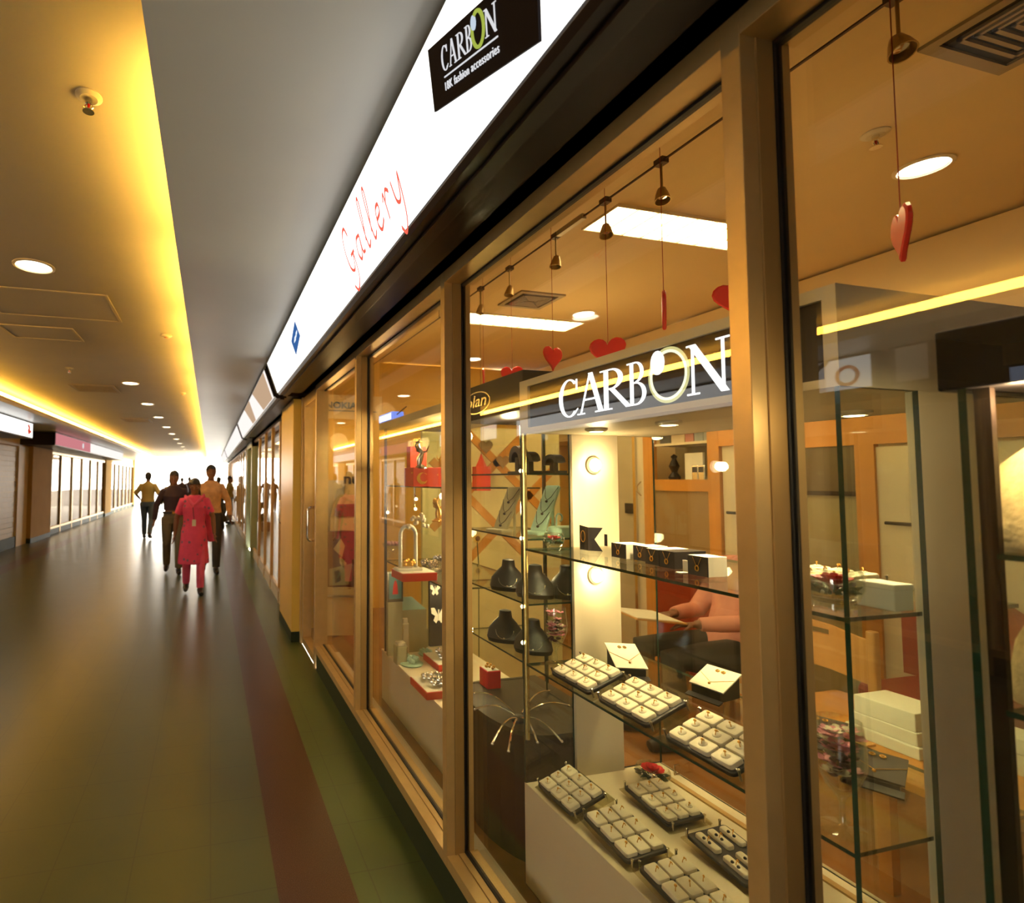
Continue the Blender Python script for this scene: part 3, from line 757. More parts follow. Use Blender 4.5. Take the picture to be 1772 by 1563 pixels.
yo0, yo1 = U(1122, 680, 'X', CX0+.008).y, U(1194, 680, 'X', CX0+.008).y; yc, ry = (yo0+yo1)/2, (yo0-yo1)/2; zc, rz_ = 1.880, .074
def halo(m0, r0, r1, mm, dep):
    g = MB()
    for k in range(40):
        a, b = 2*pi*k/40, 2*pi*(k+1)/40
        P = [(yc+ry*q*cos(c), zc+rz_*q*sin(c)) for c, q in ((a, r0), (b, r0), (b, r1), (a, r1))]
        g.prism(P, lambda u, v, s: (CX0+.010-s, u, v), .0002, dep)
    g.build(m0, mm, t)
halo('ring_glow', .84, 1.0, emat('lit_yellow_green_ring', (.78, .72, .30), .95), .0015)
halo('ring_core', .80, .90, emat('lit_pale_ring', (.98, .96, .72), 1.25), .0025)
hp = MB(); hp.prism([(yc+ry*.5+ry*.34*cos(a)*1.0, zc+rz_*.52+rz_*.44*sin(a)) for a in [k*pi/9 for k in range(18)]], lambda u, v, s: (CX0+.010-s, u, v), .0005, .0035)
hp.build('ring_highlight', emat('lit_white_spot', (1, 1, 1), 1.5), t)
for nm, y0 in (('end_panel', CY0+.004), ('end_panel', CY1-.022)):
    MB().box((1.362, y0, ZB), (1.572, y0+.018, ZF0)).build(nm, M['white'], t)
for y0 in (CY0, CY1-.010):
    g = MB(); gbox(g, (CX0, y0, ZB), (1.360, y0+.009, ZF0), 'Y'); g.build('side_pane', [M['cglass'], M['gedge']], t)
    g = MB(); gbox(g, (1.574, y0, ZB), (CX1, y0+.009, ZF0), 'Y'); g.build('side_pane', [M['cglass'], M['gedge']], t)
for y0, y1, x in ((CY0+.012, 1.29, 1.742), (1.27, CY1-.012, 1.752)):
    g = MB(); gbox(g, (x-.003, y0, ZB), (x+.003, y1, ZF0), 'X'); sp_ = g.build('sliding_pane', [M['cglass'], M['gedge']], t)
MB().tube([(1.735, 1.70, ZB+.012), (1.715, 1.70, ZB+.012), (1.715, 1.70, ZB+.045), (1.735, 1.70, ZB+.045)], .004, 6).build('pane_handle', M['chrome'], sp_)
for z in (ZS1, ZS2):
    g = MB(); gbox(g, (CX0+.006, CY0+.012, z-.008), (1.65, CY1-.014, z), 'Z'); g.build('shelf', [M['cglass'], M['gedge']], t)
MB().box((1.68, CY0+.02, ZB), (1.70, CY1-.02, ZB+.006)).build('track', M['alu'], t)
for x, y in ((1.289, 1.567), (1.348, 1.325), (1.60, 1.0)):
    rim = MB().lathe([(.036, 0), (.036, -.006), (.026, -.012), (.024, -.008)], (x, y, ZF0), 20).build('lamp_rim', M['white'], t, smooth=True)
    MB().lathe([(.022, -.008), (.020, -.013), (.001, -.014)], (x, y, ZF0), 16).build('lamp', M['puck'], rim)
    lamp('case_light', 'SPOT', (x, y, ZF0-.03), 22, WARM2, .02, spot_size=radians(150), spot_blend=.7)
for z in (1.664, 1.236):
    R = Matrix.Translation((1.457, CY1-.022, z)) @ Matrix.Rotation(pi/2, 4, 'X')
    rim = MB().lathe([(.034, 0), (.034, .006), (.027, .012)], (0, 0, 0), 24).xf(R).build('lamp_rim', M['white'], t, smooth=True)
    MB().lathe([(.026, .012), (.024, .018), (.001, .020)], (0, 0, 0), 20).xf(R).build('lamp', M['puck'], rim)
    lamp('case_light', 'POINT', (1.457, CY1-.06, z), 2.2, WARM2, .02)
# ---- ring trays
def ring_tray(x, y, z, rz, tilt, label, grp, rings_label, kind='slot', w=.150, l=.190, n=(3, 3), pads=None, tiltx=0.):
    """stand with its lower front edge at x, y; w across (local x), l along (local y)"""
    R = Matrix.Translation((x, y, z)) @ Matrix.Rotation(rz, 4, 'Z') @ Matrix.Rotation(-tilt, 4, 'Y') @ Matrix.Rotation(tiltx, 4, 'X')
    t = thing('ring_tray', label, 'ring tray', (x, y, z), 0, grp)
    MB().box((-.006, -.014, .0), (w+.012, l+.012, .004)).xf(R).build('acrylic_stand', M['acryl'], t)
    if tilt > .05:
        ww = w+.012; zz = ww*sin(tilt)
        RL = Matrix.Translation((x, y, z)) @ Matrix.Rotation(rz, 4, 'Z')
        MB().box((ww*cos(tilt)-.004, -.010, 0), (ww*cos(tilt), l+.008, zz)).xf(RL).build('stand_leg', M['acryl'], t)
    MB().rbox((0, 0, .012), (w, l, .022), .012, 4).xf(R).build('tray', M['tray'], t)
    for px, py in ((.012, -.006), (w-.012, -.006), (.012, l+.006), (w-.012, l+.006)):
        MB().lathe([(.0032, .004), (.0032, .028), (.0042, .029), (.0042, .032), (.001, .033)], (px, py, 0), 8).xf(R).build('peg', M['silver'], t)
    nx, ny = n; gx, gy = (w-.012)/nx, (l-.012)/ny
    k = 0
    for i in range(nx):
        for j in range(ny):
            a, b = (.006+i*gx+.0025, .006+j*gy+.0025), (.006+(i+1)*gx-.0025, .006+(j+1)*gy-.0025)
            if pads == 'earring': a, b = (a[0]+.008, a[1]+.006), (b[0]-.008, b[1]-.006)
            m = MB(); m.rbox((*a, .022), (*b, .034), .007, 3, z_r=.005)
            cxp, cyp = (a[0]+b[0])/2, (a[1]+b[1])/2
            m.xf(R); pad = m.build('ring_pad', M['velvet'], t, smooth=True)
            if pads == 'earring':
                for s in (-1, 1):
                    MB().sphere((cxp-.006, cyp+s*.009, .035), .0045, 8, 6).xf(R).build('dark_stud', M['ink'], pad)
            if kind == 'slot':
                # raised tongue holding the ring
                MB().sphere((cxp, cyp, .0345), (.011, .010, .004), 10, 6).xf(R).build('slot_cushion', M['velvet'], pad, smooth=True)
            rr = .0075; rm = MB()
            A = Matrix.Translation((cxp+.002, cyp+.001, .036)) @ Matrix.Rotation(random.uniform(-.4, .4)+.5, 4, 'Z') @ Matrix.Rotation(pi/2, 4, 'X')
            rm.tube([(rr*cos(q), rr*sin(q), 0) for q in [radians(-40+26*c) for c in range(11)]], .0011, 6)
            rm.sphere((0, rr+.001, 0), random.uniform(.0022, .004), 6, 5)
            rm.xf(R @ A)
            o = rm.build('gold_ring', M['gold'], None, smooth=True); tag(o, rings_label, 'ring', 'gold rings: '+rings_label[:40])
            k += 1
    return t
TR = 'white-padded ring trays in the jewellery case'
T1 = radians(20)
def rl(s): return 'small gold ring in a pad of '+s
ring_tray(1.16, 1.462, ZS2, 0, T1, 'ring tray left-most on the middle glass shelf, beside the stemmed glass', TR, rl('the left-most tray on the middle shelf'))
ring_tray(1.16, 1.232, ZS2, 0, T1, 'ring tray second on the middle glass shelf, before the necklace card', TR, rl('the second tray on the middle shelf'))
ring_tray(1.16, .985, ZS2, 0, T1, 'ring tray nearest the mullion on the middle glass shelf', TR, rl('the tray nearest the mullion on the middle shelf'))
ring_tray(1.172, 1.570, ZB, 0, T1, 'ring tray at the far left corner of the white base top', TR, rl('the tray in the left corner of the base'))
ring_tray(1.180, 1.345, ZB+.001, 0, radians(5), 'ring tray on the base front, second from the left corner', TR, rl('the second tray along the base front'), 'post', tiltx=radians(7))
ring_tray(1.172, 1.105, ZB+.001, 0, radians(5), 'ring tray on the base front, cut by the bottom of the picture', TR, rl('the third tray along the base front'), 'post', tiltx=radians(7))
ring_tray(1.432, 1.452, ZB+.001, 0, radians(3), 'ring tray behind on the base, below the red flower bowl', TR, rl('the tray below the red flower bowl'), 'slot', tiltx=radians(6))
ring_tray(1.425, 1.190, ZB+.001, 0, radians(3), 'black tray with small earring pads behind the front row on the base', TR, 'small gold piece on a pad of the dark earring tray', 'post', pads='earring', n=(3, 2), tiltx=radians(6))
ring_tray(1.375, .90, ZS1+.001, 0, radians(3), 'ring tray on the top shelf behind the white box at the right end', TR, rl('the top-shelf tray by the white box'), 'slot', w=.15, l=.16)
# ---- necklace cards on black easels
def card(x, y, z, rz, w, d, label, short, face, tilt=.42, edge=True, gold=True, lift=.030):
    R = Matrix.Translation((x, y, z)) @ Matrix.Rotation(rz, 4, 'Z')
    t = thing('necklace_card', label, 'necklace card', (x, y, z), 0, 'jewellery cards on easels')
    T = R @ Matrix.Translation((0, 0, lift)) @ Matrix.Rotation(tilt, 4, 'X')
    m = MB(); m.box((-w/2, 0, 0), (w/2, d, .004)); m.xf(T).build('card', face, t)
    e = MB(); e.prism([(-d*.02, 0), (d*cos(tilt), 0), (d*cos(tilt), lift-.002+d*sin(tilt)), (-d*.02, lift-.002)], lambda u, v, s: (s, u, v), -w*.42, w*.42)
    e.xf(R).build('easel', M['tray'], t)
    MB().box((-w*.5, -.022, .004), (w*.5, -.001, .008)).xf(R @ Matrix.Rotation(.35, 4, 'X')).build('name_strip', M['tray'], t)
    c = MB()
    for s in (-1, 1): c.tube([(s*w*.5, d*.60, .0055), (s*w*.2, d*.40, .0055), (0, d*.26, .0055)], .0008, 5)
    c.tube([(0, d*.26, .0055), (0, d*.16, .0055)], .0012, 5); c.sphere((0, d*.2, .006), .004, 8, 6)
    c.xf(T); o = c.build('gold_necklace', M['gold'], None); tag(o, 'fine gold necklace on the '+short, 'necklace', 'gold necklaces on the cards')
    for s in (-1, 1):
        k = MB(); k.tube([(s*.009+.005*cos(a), d*.82+.005*sin(a), .0065) for a in [q*pi/5 for q in range(11)]], .0018, 5); k.xf(T)
        o = k.build('gold_earring', M['gold'], None); tag(o, 'gold earring pinned on the '+short, 'earring', 'earrings: '+short)
card(1.43, 1.585, ZS2, radians(-22), .105, .125, 'white necklace card far on the middle shelf by the end panel', 'white card by the end panel', M['paper'])
card(1.525, 1.385, ZS2, radians(-80), .105, .105, 'white necklace card on the middle shelf left of the near mullion', 'white card left of the near mullion', M['paper'])
card(1.455, .905, ZS2, radians(-64), .10, .115, 'black necklace card on the middle shelf at the right end', 'black card at the right end of the shelf', mat('dark_card', (.030, .024, .018), .5), .16, lift=.016)
card(1.535, 1.08, ZS2, radians(-64), .105, .115, 'black earring card behind the stemmed glass at the right end', 'black card behind the right stemmed glass', bpy.data.materials['dark_card'], .16, lift=.016)
# ---- boxes on the top shelf
def pbox(x0, y0, w, d, h, label, dark_side=False):
    t = thing('pendant_box', label, 'jewellery box', (x0+w/2, y0+d/2, ZS1), 0, 'pendant boxes on the top shelf')
    body = MB(); body.box((x0, y0, ZS1), (x0+w, y0+d, ZS1+h)); body.build('box', M['tray'] if dark_side else M['paper'], t)
    MB().box((x0-.004, y0, ZS1), (x0, y0+d, ZS1+h)).build('black_face', M['tray'], t)
    yc = y0+d/2; c = MB()
    for s in (-1, 1): c.tube([(x0-.0055, yc+s*.013, ZS1+h-.003), (x0-.0055, yc+s*.003, ZS1+h*.52)], .0006, 4)
    c.build('chain', M['gold'], t)
    g = MB(); g.tube([(x0-.006, yc+.005*cos(a), ZS1+h*.38+.007*sin(a)) for a in [q*pi/6 for q in range(13)]], .0018, 5); g.build('pendant', M['gold'], t)
pbox(1.325, 1.482, .075, .062, .047, 'white and black pendant box, left-most on the top shelf')
pbox(1.345, 1.412, .075, .058, .047, 'white and black pendant box, second on the top shelf')
pbox(1.318, 1.340, .115, .052, .047, 'white and black pendant box, third on the top shelf')
pbox(1.312, 1.278, .11, .054, .049, 'all black pendant box on the top shelf', True)
pbox(1.287, 1.150, .062, .060, .052, 'large white pendant box on the top shelf near the mullion')
t = thing('price_tag', 'small white folded price tag beside the large white box', 'price tag', (1.29, 1.225, ZS1))
MB().box((1.29, 1.215, ZS1), (1.292, 1.233, ZS1+.034)).build('upright', M['paper'], t); MB().box((1.262, 1.212, ZS1), (1.29, 1.232, ZS1+.002)).build('foot', M['paper'], t)
# black folded logo stand
t = thing('logo_stand', 'black folded card stand with ring mark against the end panel', 'card stand', (1.37, 1.70, ZS1))
Ya, Yb = 1.735, 1.665
m = MB(); m.prism([(1.735, 0), (1.69, 0), (1.69, .085), (1.735, .09)], lambda u, v, s: (1.345+s, u, ZS1+v), 0, .003); m.build('front_leaf', M['tray'], t)
m = MB(); m.prism([(0, 0), (.052, -.0), (.024, .042), (.054, .085), (0, .085)], lambda u, v, s: (1.345+u*.75, 1.69-u*.55+s, ZS1+v+.0), 0, .003); m.build('notched_leaf', M['tray'], t)
g = MB()
for poly in _arc(1.715, .05, .013, .022, 0, 360, .003, .003, 20): g.prism(poly, lambda u, v, s: (1.344-s, u, ZS1+v), 0, .001)
g.build('ring_mark', M['gold'], t)
MB().box((1.392, 1.648, ZS1+.020), (1.394, 1.662, ZS1+.062)).build('small_tag', M['ink'], t)
# white box at the right end of the top shelf
t = thing('white_box', 'plain white jewellery box at the right end of the top shelf', 'jewellery box', (1.335, .79, ZS1))
m = MB(); m.box((1.305, .762, ZS1), (1.358, .826, ZS1+.050)); m.build('box', M['paper'], t, bevel=.002)
MB().box((1.304, .761, ZS1+.040), (1.359, .827, ZS1+.052)).build('lid', M['paper'], t, bevel=.002)
# ---- flower bowls and stemmed glasses
def flower(mb_petal, c, r, n=9, layers=3, seed=0):
    rnd = random.Random(seed); c = Vector(c)
    for L in range(layers):
        for k in range(n-2*L):
            a = 2*pi*k/(n-2*L)+L*.4; el = .25+.45*L; rr = r*(1-.28*L)
            d = Vector((cos(a)*cos(el), sin(a)*cos(el), sin(el)))
            s = Vector((-sin(a), cos(a), 0)); up = d.cross(s)
            R = []
            for q, wd in ((.15, .12), (.5, .38), (.85, .40), (1.0, .16)):
                p = c+d*rr*q+Vector((0, 0, rr*.18*q*q)); ww = rr*wd*rnd.uniform(.85, 1.15)
                R.append([p+s*ww-up*.0006, p+s*ww*.5-up*(.0006+rr*.05), p-s*ww*.5-up*(.0006+rr*.05), p-s*ww-up*.0006, p-s*ww*.5+up*.0006-up*rr*.03, p+s*ww*.5+up*.0006-up*rr*.03])
            mb_petal.loft(R)
    return mb_petal
def bowl(x, y, z, r, h, label, seed):
    t = thing('flower_bowl', label, 'flower bowl', (x, y, z), 0, 'red flowers in glass bowls')
    th = .0025
    pr = [(r*.55, 0), (r*.62, .004), (r*.60, h*.18), (r*.80, h*.26), (r, h*.55), (r*.97, h*.85), (r*.88, h), (r*.88-th, h), (r*.97-th, h*.84), (r-th, h*.55), (r*.75, h*.32), (.002, h*.28)]
    MB().lathe(pr, (x, y, z), 28).build('glass_bowl', M['crystal'], t, smooth=True)
    flower(MB(), (x, y, z+h*.62), r*.66, 10, 3, seed).build('red_flower', M['petalr'], t, smooth=True)
    lf = MB(); rnd = random.Random(seed)
    for k in range(14):
        a = 2*pi*k/14; R = r*rnd.uniform(.5, .85); p = Vector((x+R*cos(a), y+R*sin(a), z+h*.5)); q = p+Vector((cos(a)*.012, sin(a)*.012, rnd.uniform(-.008, .010)))
        lf.tube([(x+R*.4*cos(a), y+R*.4*sin(a), z+h*.42), p, q], [.004, .006, .001], 6, flat=.3)
    lf.build('leaves', M['leaf'], t)
    b = MB()
    for k in range(9):
        a = rnd.uniform(0, 6.28); b.sphere((x+r*.62*cos(a), y+r*.62*sin(a), z+h*.45), .004, 6, 5)
    b.build('white_beads', M['paper'], t)
bowl(1.235, 1.735, ZS1, .036, .062, 'glass bowl with red flower at the left end of the top shelf', 1)
bowl(1.212, .808, ZS1, .050, .082, 'glass bowl with red flower at the right end of the top shelf', 2)
bowl(1.615, 1.70, ZB, .060, .055, 'round glass dish with red flower on the white base top', 3)
def goblet(x, y, z, label, h=.212, r=.041):
    t = thing('stemmed_glass', label, 'stemmed glass', (x, y, z), 0, 'stemmed glasses of petals')
    th = .0018; s0 = h*.30
    pr = [(r*.98, 0), (r*.95, .003), (.010, .007), (.005, .014), (.0045, s0*.8), (.008, s0), (r*.62, s0+h*.10), (r*.97, s0+h*.28), (r, s0+h*.40), (r*.86, h), (r*.86-th, h), (r-th, s0+h*.40), (r*.95-th, s0+h*.28), (r*.58, s0+h*.115), (.003, s0+h*.05)]
    MB().lathe(pr, (x, y, z), 32).build('glass', M['crystal'], t, smooth=True)
    rnd = random.Random(int(y*100)); p = MB(); q = MB()
    for k in range(30):
        a = rnd.uniform(0, 6.28); R = r*.66*rnd.random()**.5; c = (x+R*cos(a), y+R*sin(a), z+s0+h*rnd.uniform(.18, .60))
        flower(p if k % 4 else q, c, .016, 5, 1, k)
    p.build('pink_petals', M['petalp'], t); q.build('cream_petals', M['velvet'], t)
    d = MB()
    for k in range(18):
        a = rnd.uniform(0, 6.28); R = r*.6*rnd.random(); d.sphere((x+R*cos(a), y+R*sin(a), z+s0+h*rnd.uniform(.12, .45)), (.010, .008, .005), 8, 5)
    d.build('dark_petals', mat('dark_petal_%d' % int(y*100), (.06, .018, .025), .5), t)
goblet(1.258, 1.765, ZS2, 'stemmed glass of pink petals at the left end of the middle shelf')
goblet(1.213, .808, ZS2, 'large stemmed glass of petals at the right end beside the near mullion')

# ------------------------------------------------------------------ tall bust case at the right edge
t = thing('display_case', 'tall glass case with overhanging black fascia at the right edge', 'display case', (1.3, 0, .128))
MB().box((1.03, -.7, 1.733), (1.60, .539, 1.821)).build('fascia', M['black'], t, bevel=.003)
MB().box((1.03, -.65, .1285), (1.55, .510, .55)).build('base', M['brown'], t)
g = MB()
for poly in _arc(.20, 1.60, .22, .185, 40, 120, .003, .003, 24): g.prism(poly, lambda u, v, s: (1.029-s, u, v), 0, .001)
g.build('curved_line', M['silver'], t)
g = MB(); gbox(g, (1.030, .508, .55), (1.22, .517, 1.733), 'Y'); g.build('side_pane', [M['cglass'], M['gedge']], t)
g = MB(); gbox(g, (1.23, .508, .55), (1.55, .517, 1.733), 'Y'); g.build('side_pane', [M['cglass'], M['gedge']], t)
MB().box((1.042, .490, .55), (1.052, .507, 1.733)).build('post', M['brown'], t)
for z in (1.505, 1.298, .90):
    g = MB(); gbox(g, (1.034, -.65, z-.008), (1.50, .489, z), 'Z'); g.build('shelf', [M['cglass'], M['gedge']], t)
def bust(x, y, z, h, w, label, necklace):
    t = thing('necklace_bust', label, 'necklace bust', (x, y, z), 0, 'beige velvet busts')
    rings = []
    for q, wx, wy in ((0, .55, .95), (.06, .60, 1.0), (.25, .60, 1.0), (.5, .55, .96), (.72, .46, .82), (.88, .34, .55), (.96, .22, .32), (1.0, .05, .08)):
        rings.append([Vector((x+w*.5*wx*cos(a)+h*.22*q, y+w*wy*.5*sin(a), z+h*q)) for a in [2*pi*k/28 for k in range(28)]])
    rings = [[Vector((x+(v.x-x)*.72, v.y, v.z)) for v in r] for r in rings]
    MB().loft(rings).build('bust', M['bustfab'], t, smooth=True)
    if necklace:
        c = MB()
        for k in range(24):
            a = radians(-75+150*k/23); c.sphere((x-.042+.02*(1-cos(a)), y+.045*sin(a)-.035, z+h*.62-.075*cos(a)), .009, 8, 6)
        o = c.build('stone_necklace', M['ink'], None, smooth=True); tag(o, 'dark stone necklace hung on the upper beige bust', 'necklace')
bust(1.10, .436, 1.505, .172, .20, 'beige velvet bust on the upper glass shelf at the right edge', True)
bust(1.10, .420, 1.298, .165, .19, 'beige velvet bust on the lower glass shelf at the right edge', False)
bust(1.12, .15, 1.505, .185, .225, 'beige velvet bust farther right on the upper glass shelf', False)
lamp('case_light', 'POINT', (1.046, .462, 1.712), 3.2, WARM2, .015)
# ------------------------------------------------------------------ dark case with the oval logo
t = thing('display_case', 'dark case with oval logo fascia and curved brown base', 'display case', (1.4, 2.4, .125))
OY0, OY1 = 1.90, 2.42
MB().box((1.20, OY0-.03, 1.885), (1.62, OY1, 2.045)).build('fascia', M['black'], t, bevel=.003)
ol = MB()
ya, yb = U(866, 680, 'X', 1.199).y, U(790, 680, 'X', 1.199).y
yc2, zc2 = (ya+yb)/2+.0, 1.962
for poly in _arc(0, 0, .125, .052, 0, 360, .006, .005, 36): ol.prism(poly, lambda u, v, s: (1.199-s, yc2-u, zc2+v), 0, .002)
ol.build('oval_emblem', M['silver'], t)
o_ = (1.198, yc2+.095, zc2-.020)
place_text(text_mesh('olan', shear=.2, bold=.01), o_, (0, -.19, 0), (0, 0, .055), (-1, 0, 0), .003).build('lettering', M['silver'], t)
b = MB(); P = []
for k in range(13):
    a = pi/2+pi*k/12; P.append((1.30+.16*cos(a)*1.0, 2.15+.29*sin(a)))
P = [(1.62, 2.44), (1.30, 2.44)]+P[1:-1]+[(1.30, 1.86), (1.62, 1.86)]
b.loft([[(x, y, .125) for x, y in P], [(x, y, .600) for x, y in P]]); b.build('curved_base', mat('wine_brown_laminate', (.030, .012, .008), .5, spec=.2), t)
b = MB(); b.loft([[(x-.006, y, .600) for x, y in P], [(x-.006, y, .618) for x, y in P]]); b.build('counter_top', mat('dark_olive_top', (.05, .035, .018), .5, spec=.2), t)
p_ = U(908, 900, 'X', 1.19)
MB().tube([(1.19, p_.y, .618), (1.19, p_.y, 1.885)], .010, 12).build('gold_post', mat('gold_post_metal', (.72, .52, .20), .22, metal=.9), t)
for py in (815, 932, 997+53, 1112):
    z = U(908, py, 'X', 1.18).z
    MB().sphere((1.172, p_.y-.006, z), .0075, 10, 8).build('bulb', M['puck'], t)
for z in (1.632, 1.372, 1.118, .886):
    g = MB(); gbox(g, (1.215, OY0-.02, z-.007), (1.52, OY1-.02, z), 'Z'); g.build('shelf', [M['cglass'], M['gedge']], t)
for x in (1.52, ):
    g = MB(); gbox(g, (1.54, OY0, .618), (1.548, OY0+.34, 1.885), 'X'); g.build('rear_pane', [M['cglass'], M['gedge']], t)
g = MB(); gbox(g, (1.205, OY1-.008, .618), (1.53, OY1, 1.885), 'Y'); g.build('side_pane', [M['cglass'], M['gedge']], t)
lamp('case_light', 'POINT', (1.34, 2.2, 1.84), 6, WARM2, .03)
lamp('case_light', 'POINT', (1.36, 2.2, 1.33), 1.2, WARM2, .03)
# watch displays, slanted boards, busts
def watch_stand(x, y, z, h, label, col):
    t = thing('watch_stand', label, 'watch stand', (x, y, z), 0, 'black watch stands on the upper shelf')
    m = MB(); m.box((x-.03, y-.045, z), (x+.03, y+.045, z+.012)); m.build('foot', col, t)
    A = [radians(-20+200*k/14) for k in range(15)]
    m = MB(); m.prism([(.05*cos(a), h*.55+.05*sin(a)*h/.1) for a in A]+[(.028*cos(a), h*.50+.03*sin(a)*h/.1) for a in reversed(A)], lambda u, v, s: (x+s, y+u, z+.01+v*.9), -.02, .02)
    m.build('arch', col, t)
    m = MB(); m.box((x-.012, y-.012, z+.01), (x+.012, y+.012, z+h*.6)); m.build('stem', col, t)
watch_stand(1.36, 2.16, 1.632, .125, 'tall black arched watch stand on the top shelf of the oval-logo case', M['tray'])
watch_stand(1.33, 2.03, 1.632, .09, 'smaller black watch stand right of the tall one', M['tray'])
watch_stand(1.40, 1.96, 1.632, .075, 'black watch stand behind the case fascia corner', M['tray'])
M['khaki'] = mat('khaki_leatherette', (.40, .36, .20), .5)
def slant(x, y, z, L, w, rz, label, col):
    R = Matrix.Translation((x, y, z)) @ Matrix.Rotation(rz, 4, 'Z')
    t = thing('necklace_board', label, 'necklace board', (x, y, z), 0, 'slanted necklace boards')
    T = R @ Matrix.Translation((0, 0, .01)) @ Matrix.Rotation(radians(62), 4, 'X')
    MB().rbox((-w/2, 0, -.004), (w/2, L, .006), .012, 4).xf(T).build('board', col, t)
    MB().rbox((-w*.6, -.05, 0), (w*.6, .03, .014), .01, 3).xf(R).build('foot', col, t)
    MB().box((-.006, L*.42, 0), (.006, L*.42+.006, L*.78)).xf(R).build('prop', col, t)
    for k in range(3):
        c = MB(); y0 = L*(.95-.27*k)
        c.tube([(-w*.45, y0, .009), (-w*.2, y0-.05, .009), (0, y0-.065, .009), (w*.2, y0-.05, .009), (w*.45, y0, .009)], .0014, 5); c.sphere((0, y0-.072, .010), .006, 8, 6)
        c.xf(T); o = c.build('cord_necklace', M['ink'], None); tag(o, 'dark cord necklace across the '+label, 'necklace', 'cord necklaces: '+label)
slant(1.27, 2.17, 1.372, .215, .078, radians(-72), 'tall khaki slanted necklace board in the oval-logo case', M['khaki'])
slant(1.375, 2.045, 1.372, .225, .078, radians(-75), 'tall mint slanted necklace board right of the gold post', M['mint'])
t = thing('display_cushion', 'mint rounded display cushion with curled ring posts', 'display cushion', (1.42, 1.985, 1.372))
MB().rbox((1.36, 1.90, 1.372), (1.51, 1.975, 1.415), .03, 5).build('cushion', M['mint'], t, smooth=True)
for x, y in ((1.39, 1.935), (1.46, 1.93)):
    MB().tube([(x, y, 1.41), (x, y, 1.45)]+[(x+.014-.014*cos(a), y, 1.45+.016*sin(a)) for a in [q*.55 for q in range(1, 9)]], .004, 7).build('curled_post', M['mint'], t)
def neck(x, y, z, s, rz, label):
    R = Matrix.Translation((x, y, z)) @ Matrix.Rotation(rz, 4, 'Z') @ Matrix.Scale(s, 4)
    t = thing('necklace_bust', label, 'necklace bust', (x, y, z), 0, 'black necklace busts in the oval-logo case')
    rings = []
    for q, rx, ry, cy in ((0, .085, .05, -.02), (.02, .092, .055, -.02), (.06, .085, .05, 0), (.09, .06, .036, .015), (.115, .035, .026, .02), (.15, .030, .024, .022), (.155, .012, .01, .022)):
        rings.append([R @ Vector((rx*cos(a), cy+ry*sin(a), q)) for a in [2*pi*k/24 for k in range(24)]])
    MB().loft(rings).build('bust', M['tray'], t, smooth=True)
    c = MB(); c.tube([R @ Vector((.045*cos(a), -.028+.045*sin(a)-.012, .062-.035*(-sin(a)))) for a in [radians(180+18*k) for k in range(11)]], .0012, 5)
    c.sphere(R @ Vector((0, -.085, .03)), .005, 8, 6)
    o = c.build('silver_necklace', M['silver'], None); tag(o, 'silver necklace on the '+label, 'necklace')
neck(1.30, 2.16, 1.118, .85, radians(-35), 'black necklace bust at left on the shelf below the boards')
neck(1.33, 2.00, 1.118, .85, radians(-35), 'black necklace bust left of the gold post below the mint board')
neck(1.45, 1.955, 1.118, .85, radians(-35), 'black necklace bust seen through the case side behind the bowl')
neck(1.30, 2.19, .886, .85, radians(-35), 'black necklace bust at left on the lowest shelf')
neck(1.33, 2.02, .886, .85, radians(-35), 'black necklace bust left of the gold post on the lowest shelf')
t = thing('gift_box', 'small red gift box with gold knot on the curved counter', 'gift box', (1.33, 2.30, .618))
c = U(848, 1170, 'X', 1.32)
t.location = (1.32, c.y, .618)
MB().box((1.285, c.y-.04, .618), (1.355, c.y+.04, .70)).build('box', M['redplastic'], t, bevel=.003)
MB().box((1.29, c.y-.035, .70), (1.35, c.y+.035, .702)).build('top', M['paper'], t)
k = MB()
for i in range(8): k.sphere((1.32+.018*cos(i*.8), c.y+.022*sin(i*.8), .708+.004*(i % 3)), .007, 6, 5)
k.build('gold_knot', M['gold'], t)
for i, (px, py) in enumerate(((822, 1200), (822, 1228), (852, 1287), (880, 1300), (930, 1285), (972, 1283), (985, 1222), (950, 1196))):
    a, b = Vector((1.245, 2.0, .626)), U(px, py, 'Z', .626); c = MB()
    c.tube([a.lerp(b, q/10)+Vector((0, 0, .035*sin(pi*q/10))) for q in range(1, 11)], .0042, 6); c.sphere(b, .006, 7, 5)
    o = c.build('bracelet', M['silver'] if i % 3 else M['chrome'], None, smooth=True)
    tag(o, 'slim arched bracelet in the fan spread on the curved counter', 'bracelet', 'fan of bracelets on the curved counter')
t = thing('bracelet_hub', 'dark round hub at the middle of the bracelet fan', 'display stand', (1.245, 2.0, .618))
MB().lathe([(.030, 0), (.030, .010), (.020, .020), (.002, .022)], (1.245, 2.0, .618), 20).build('hub', M['tray'], t, smooth=True)

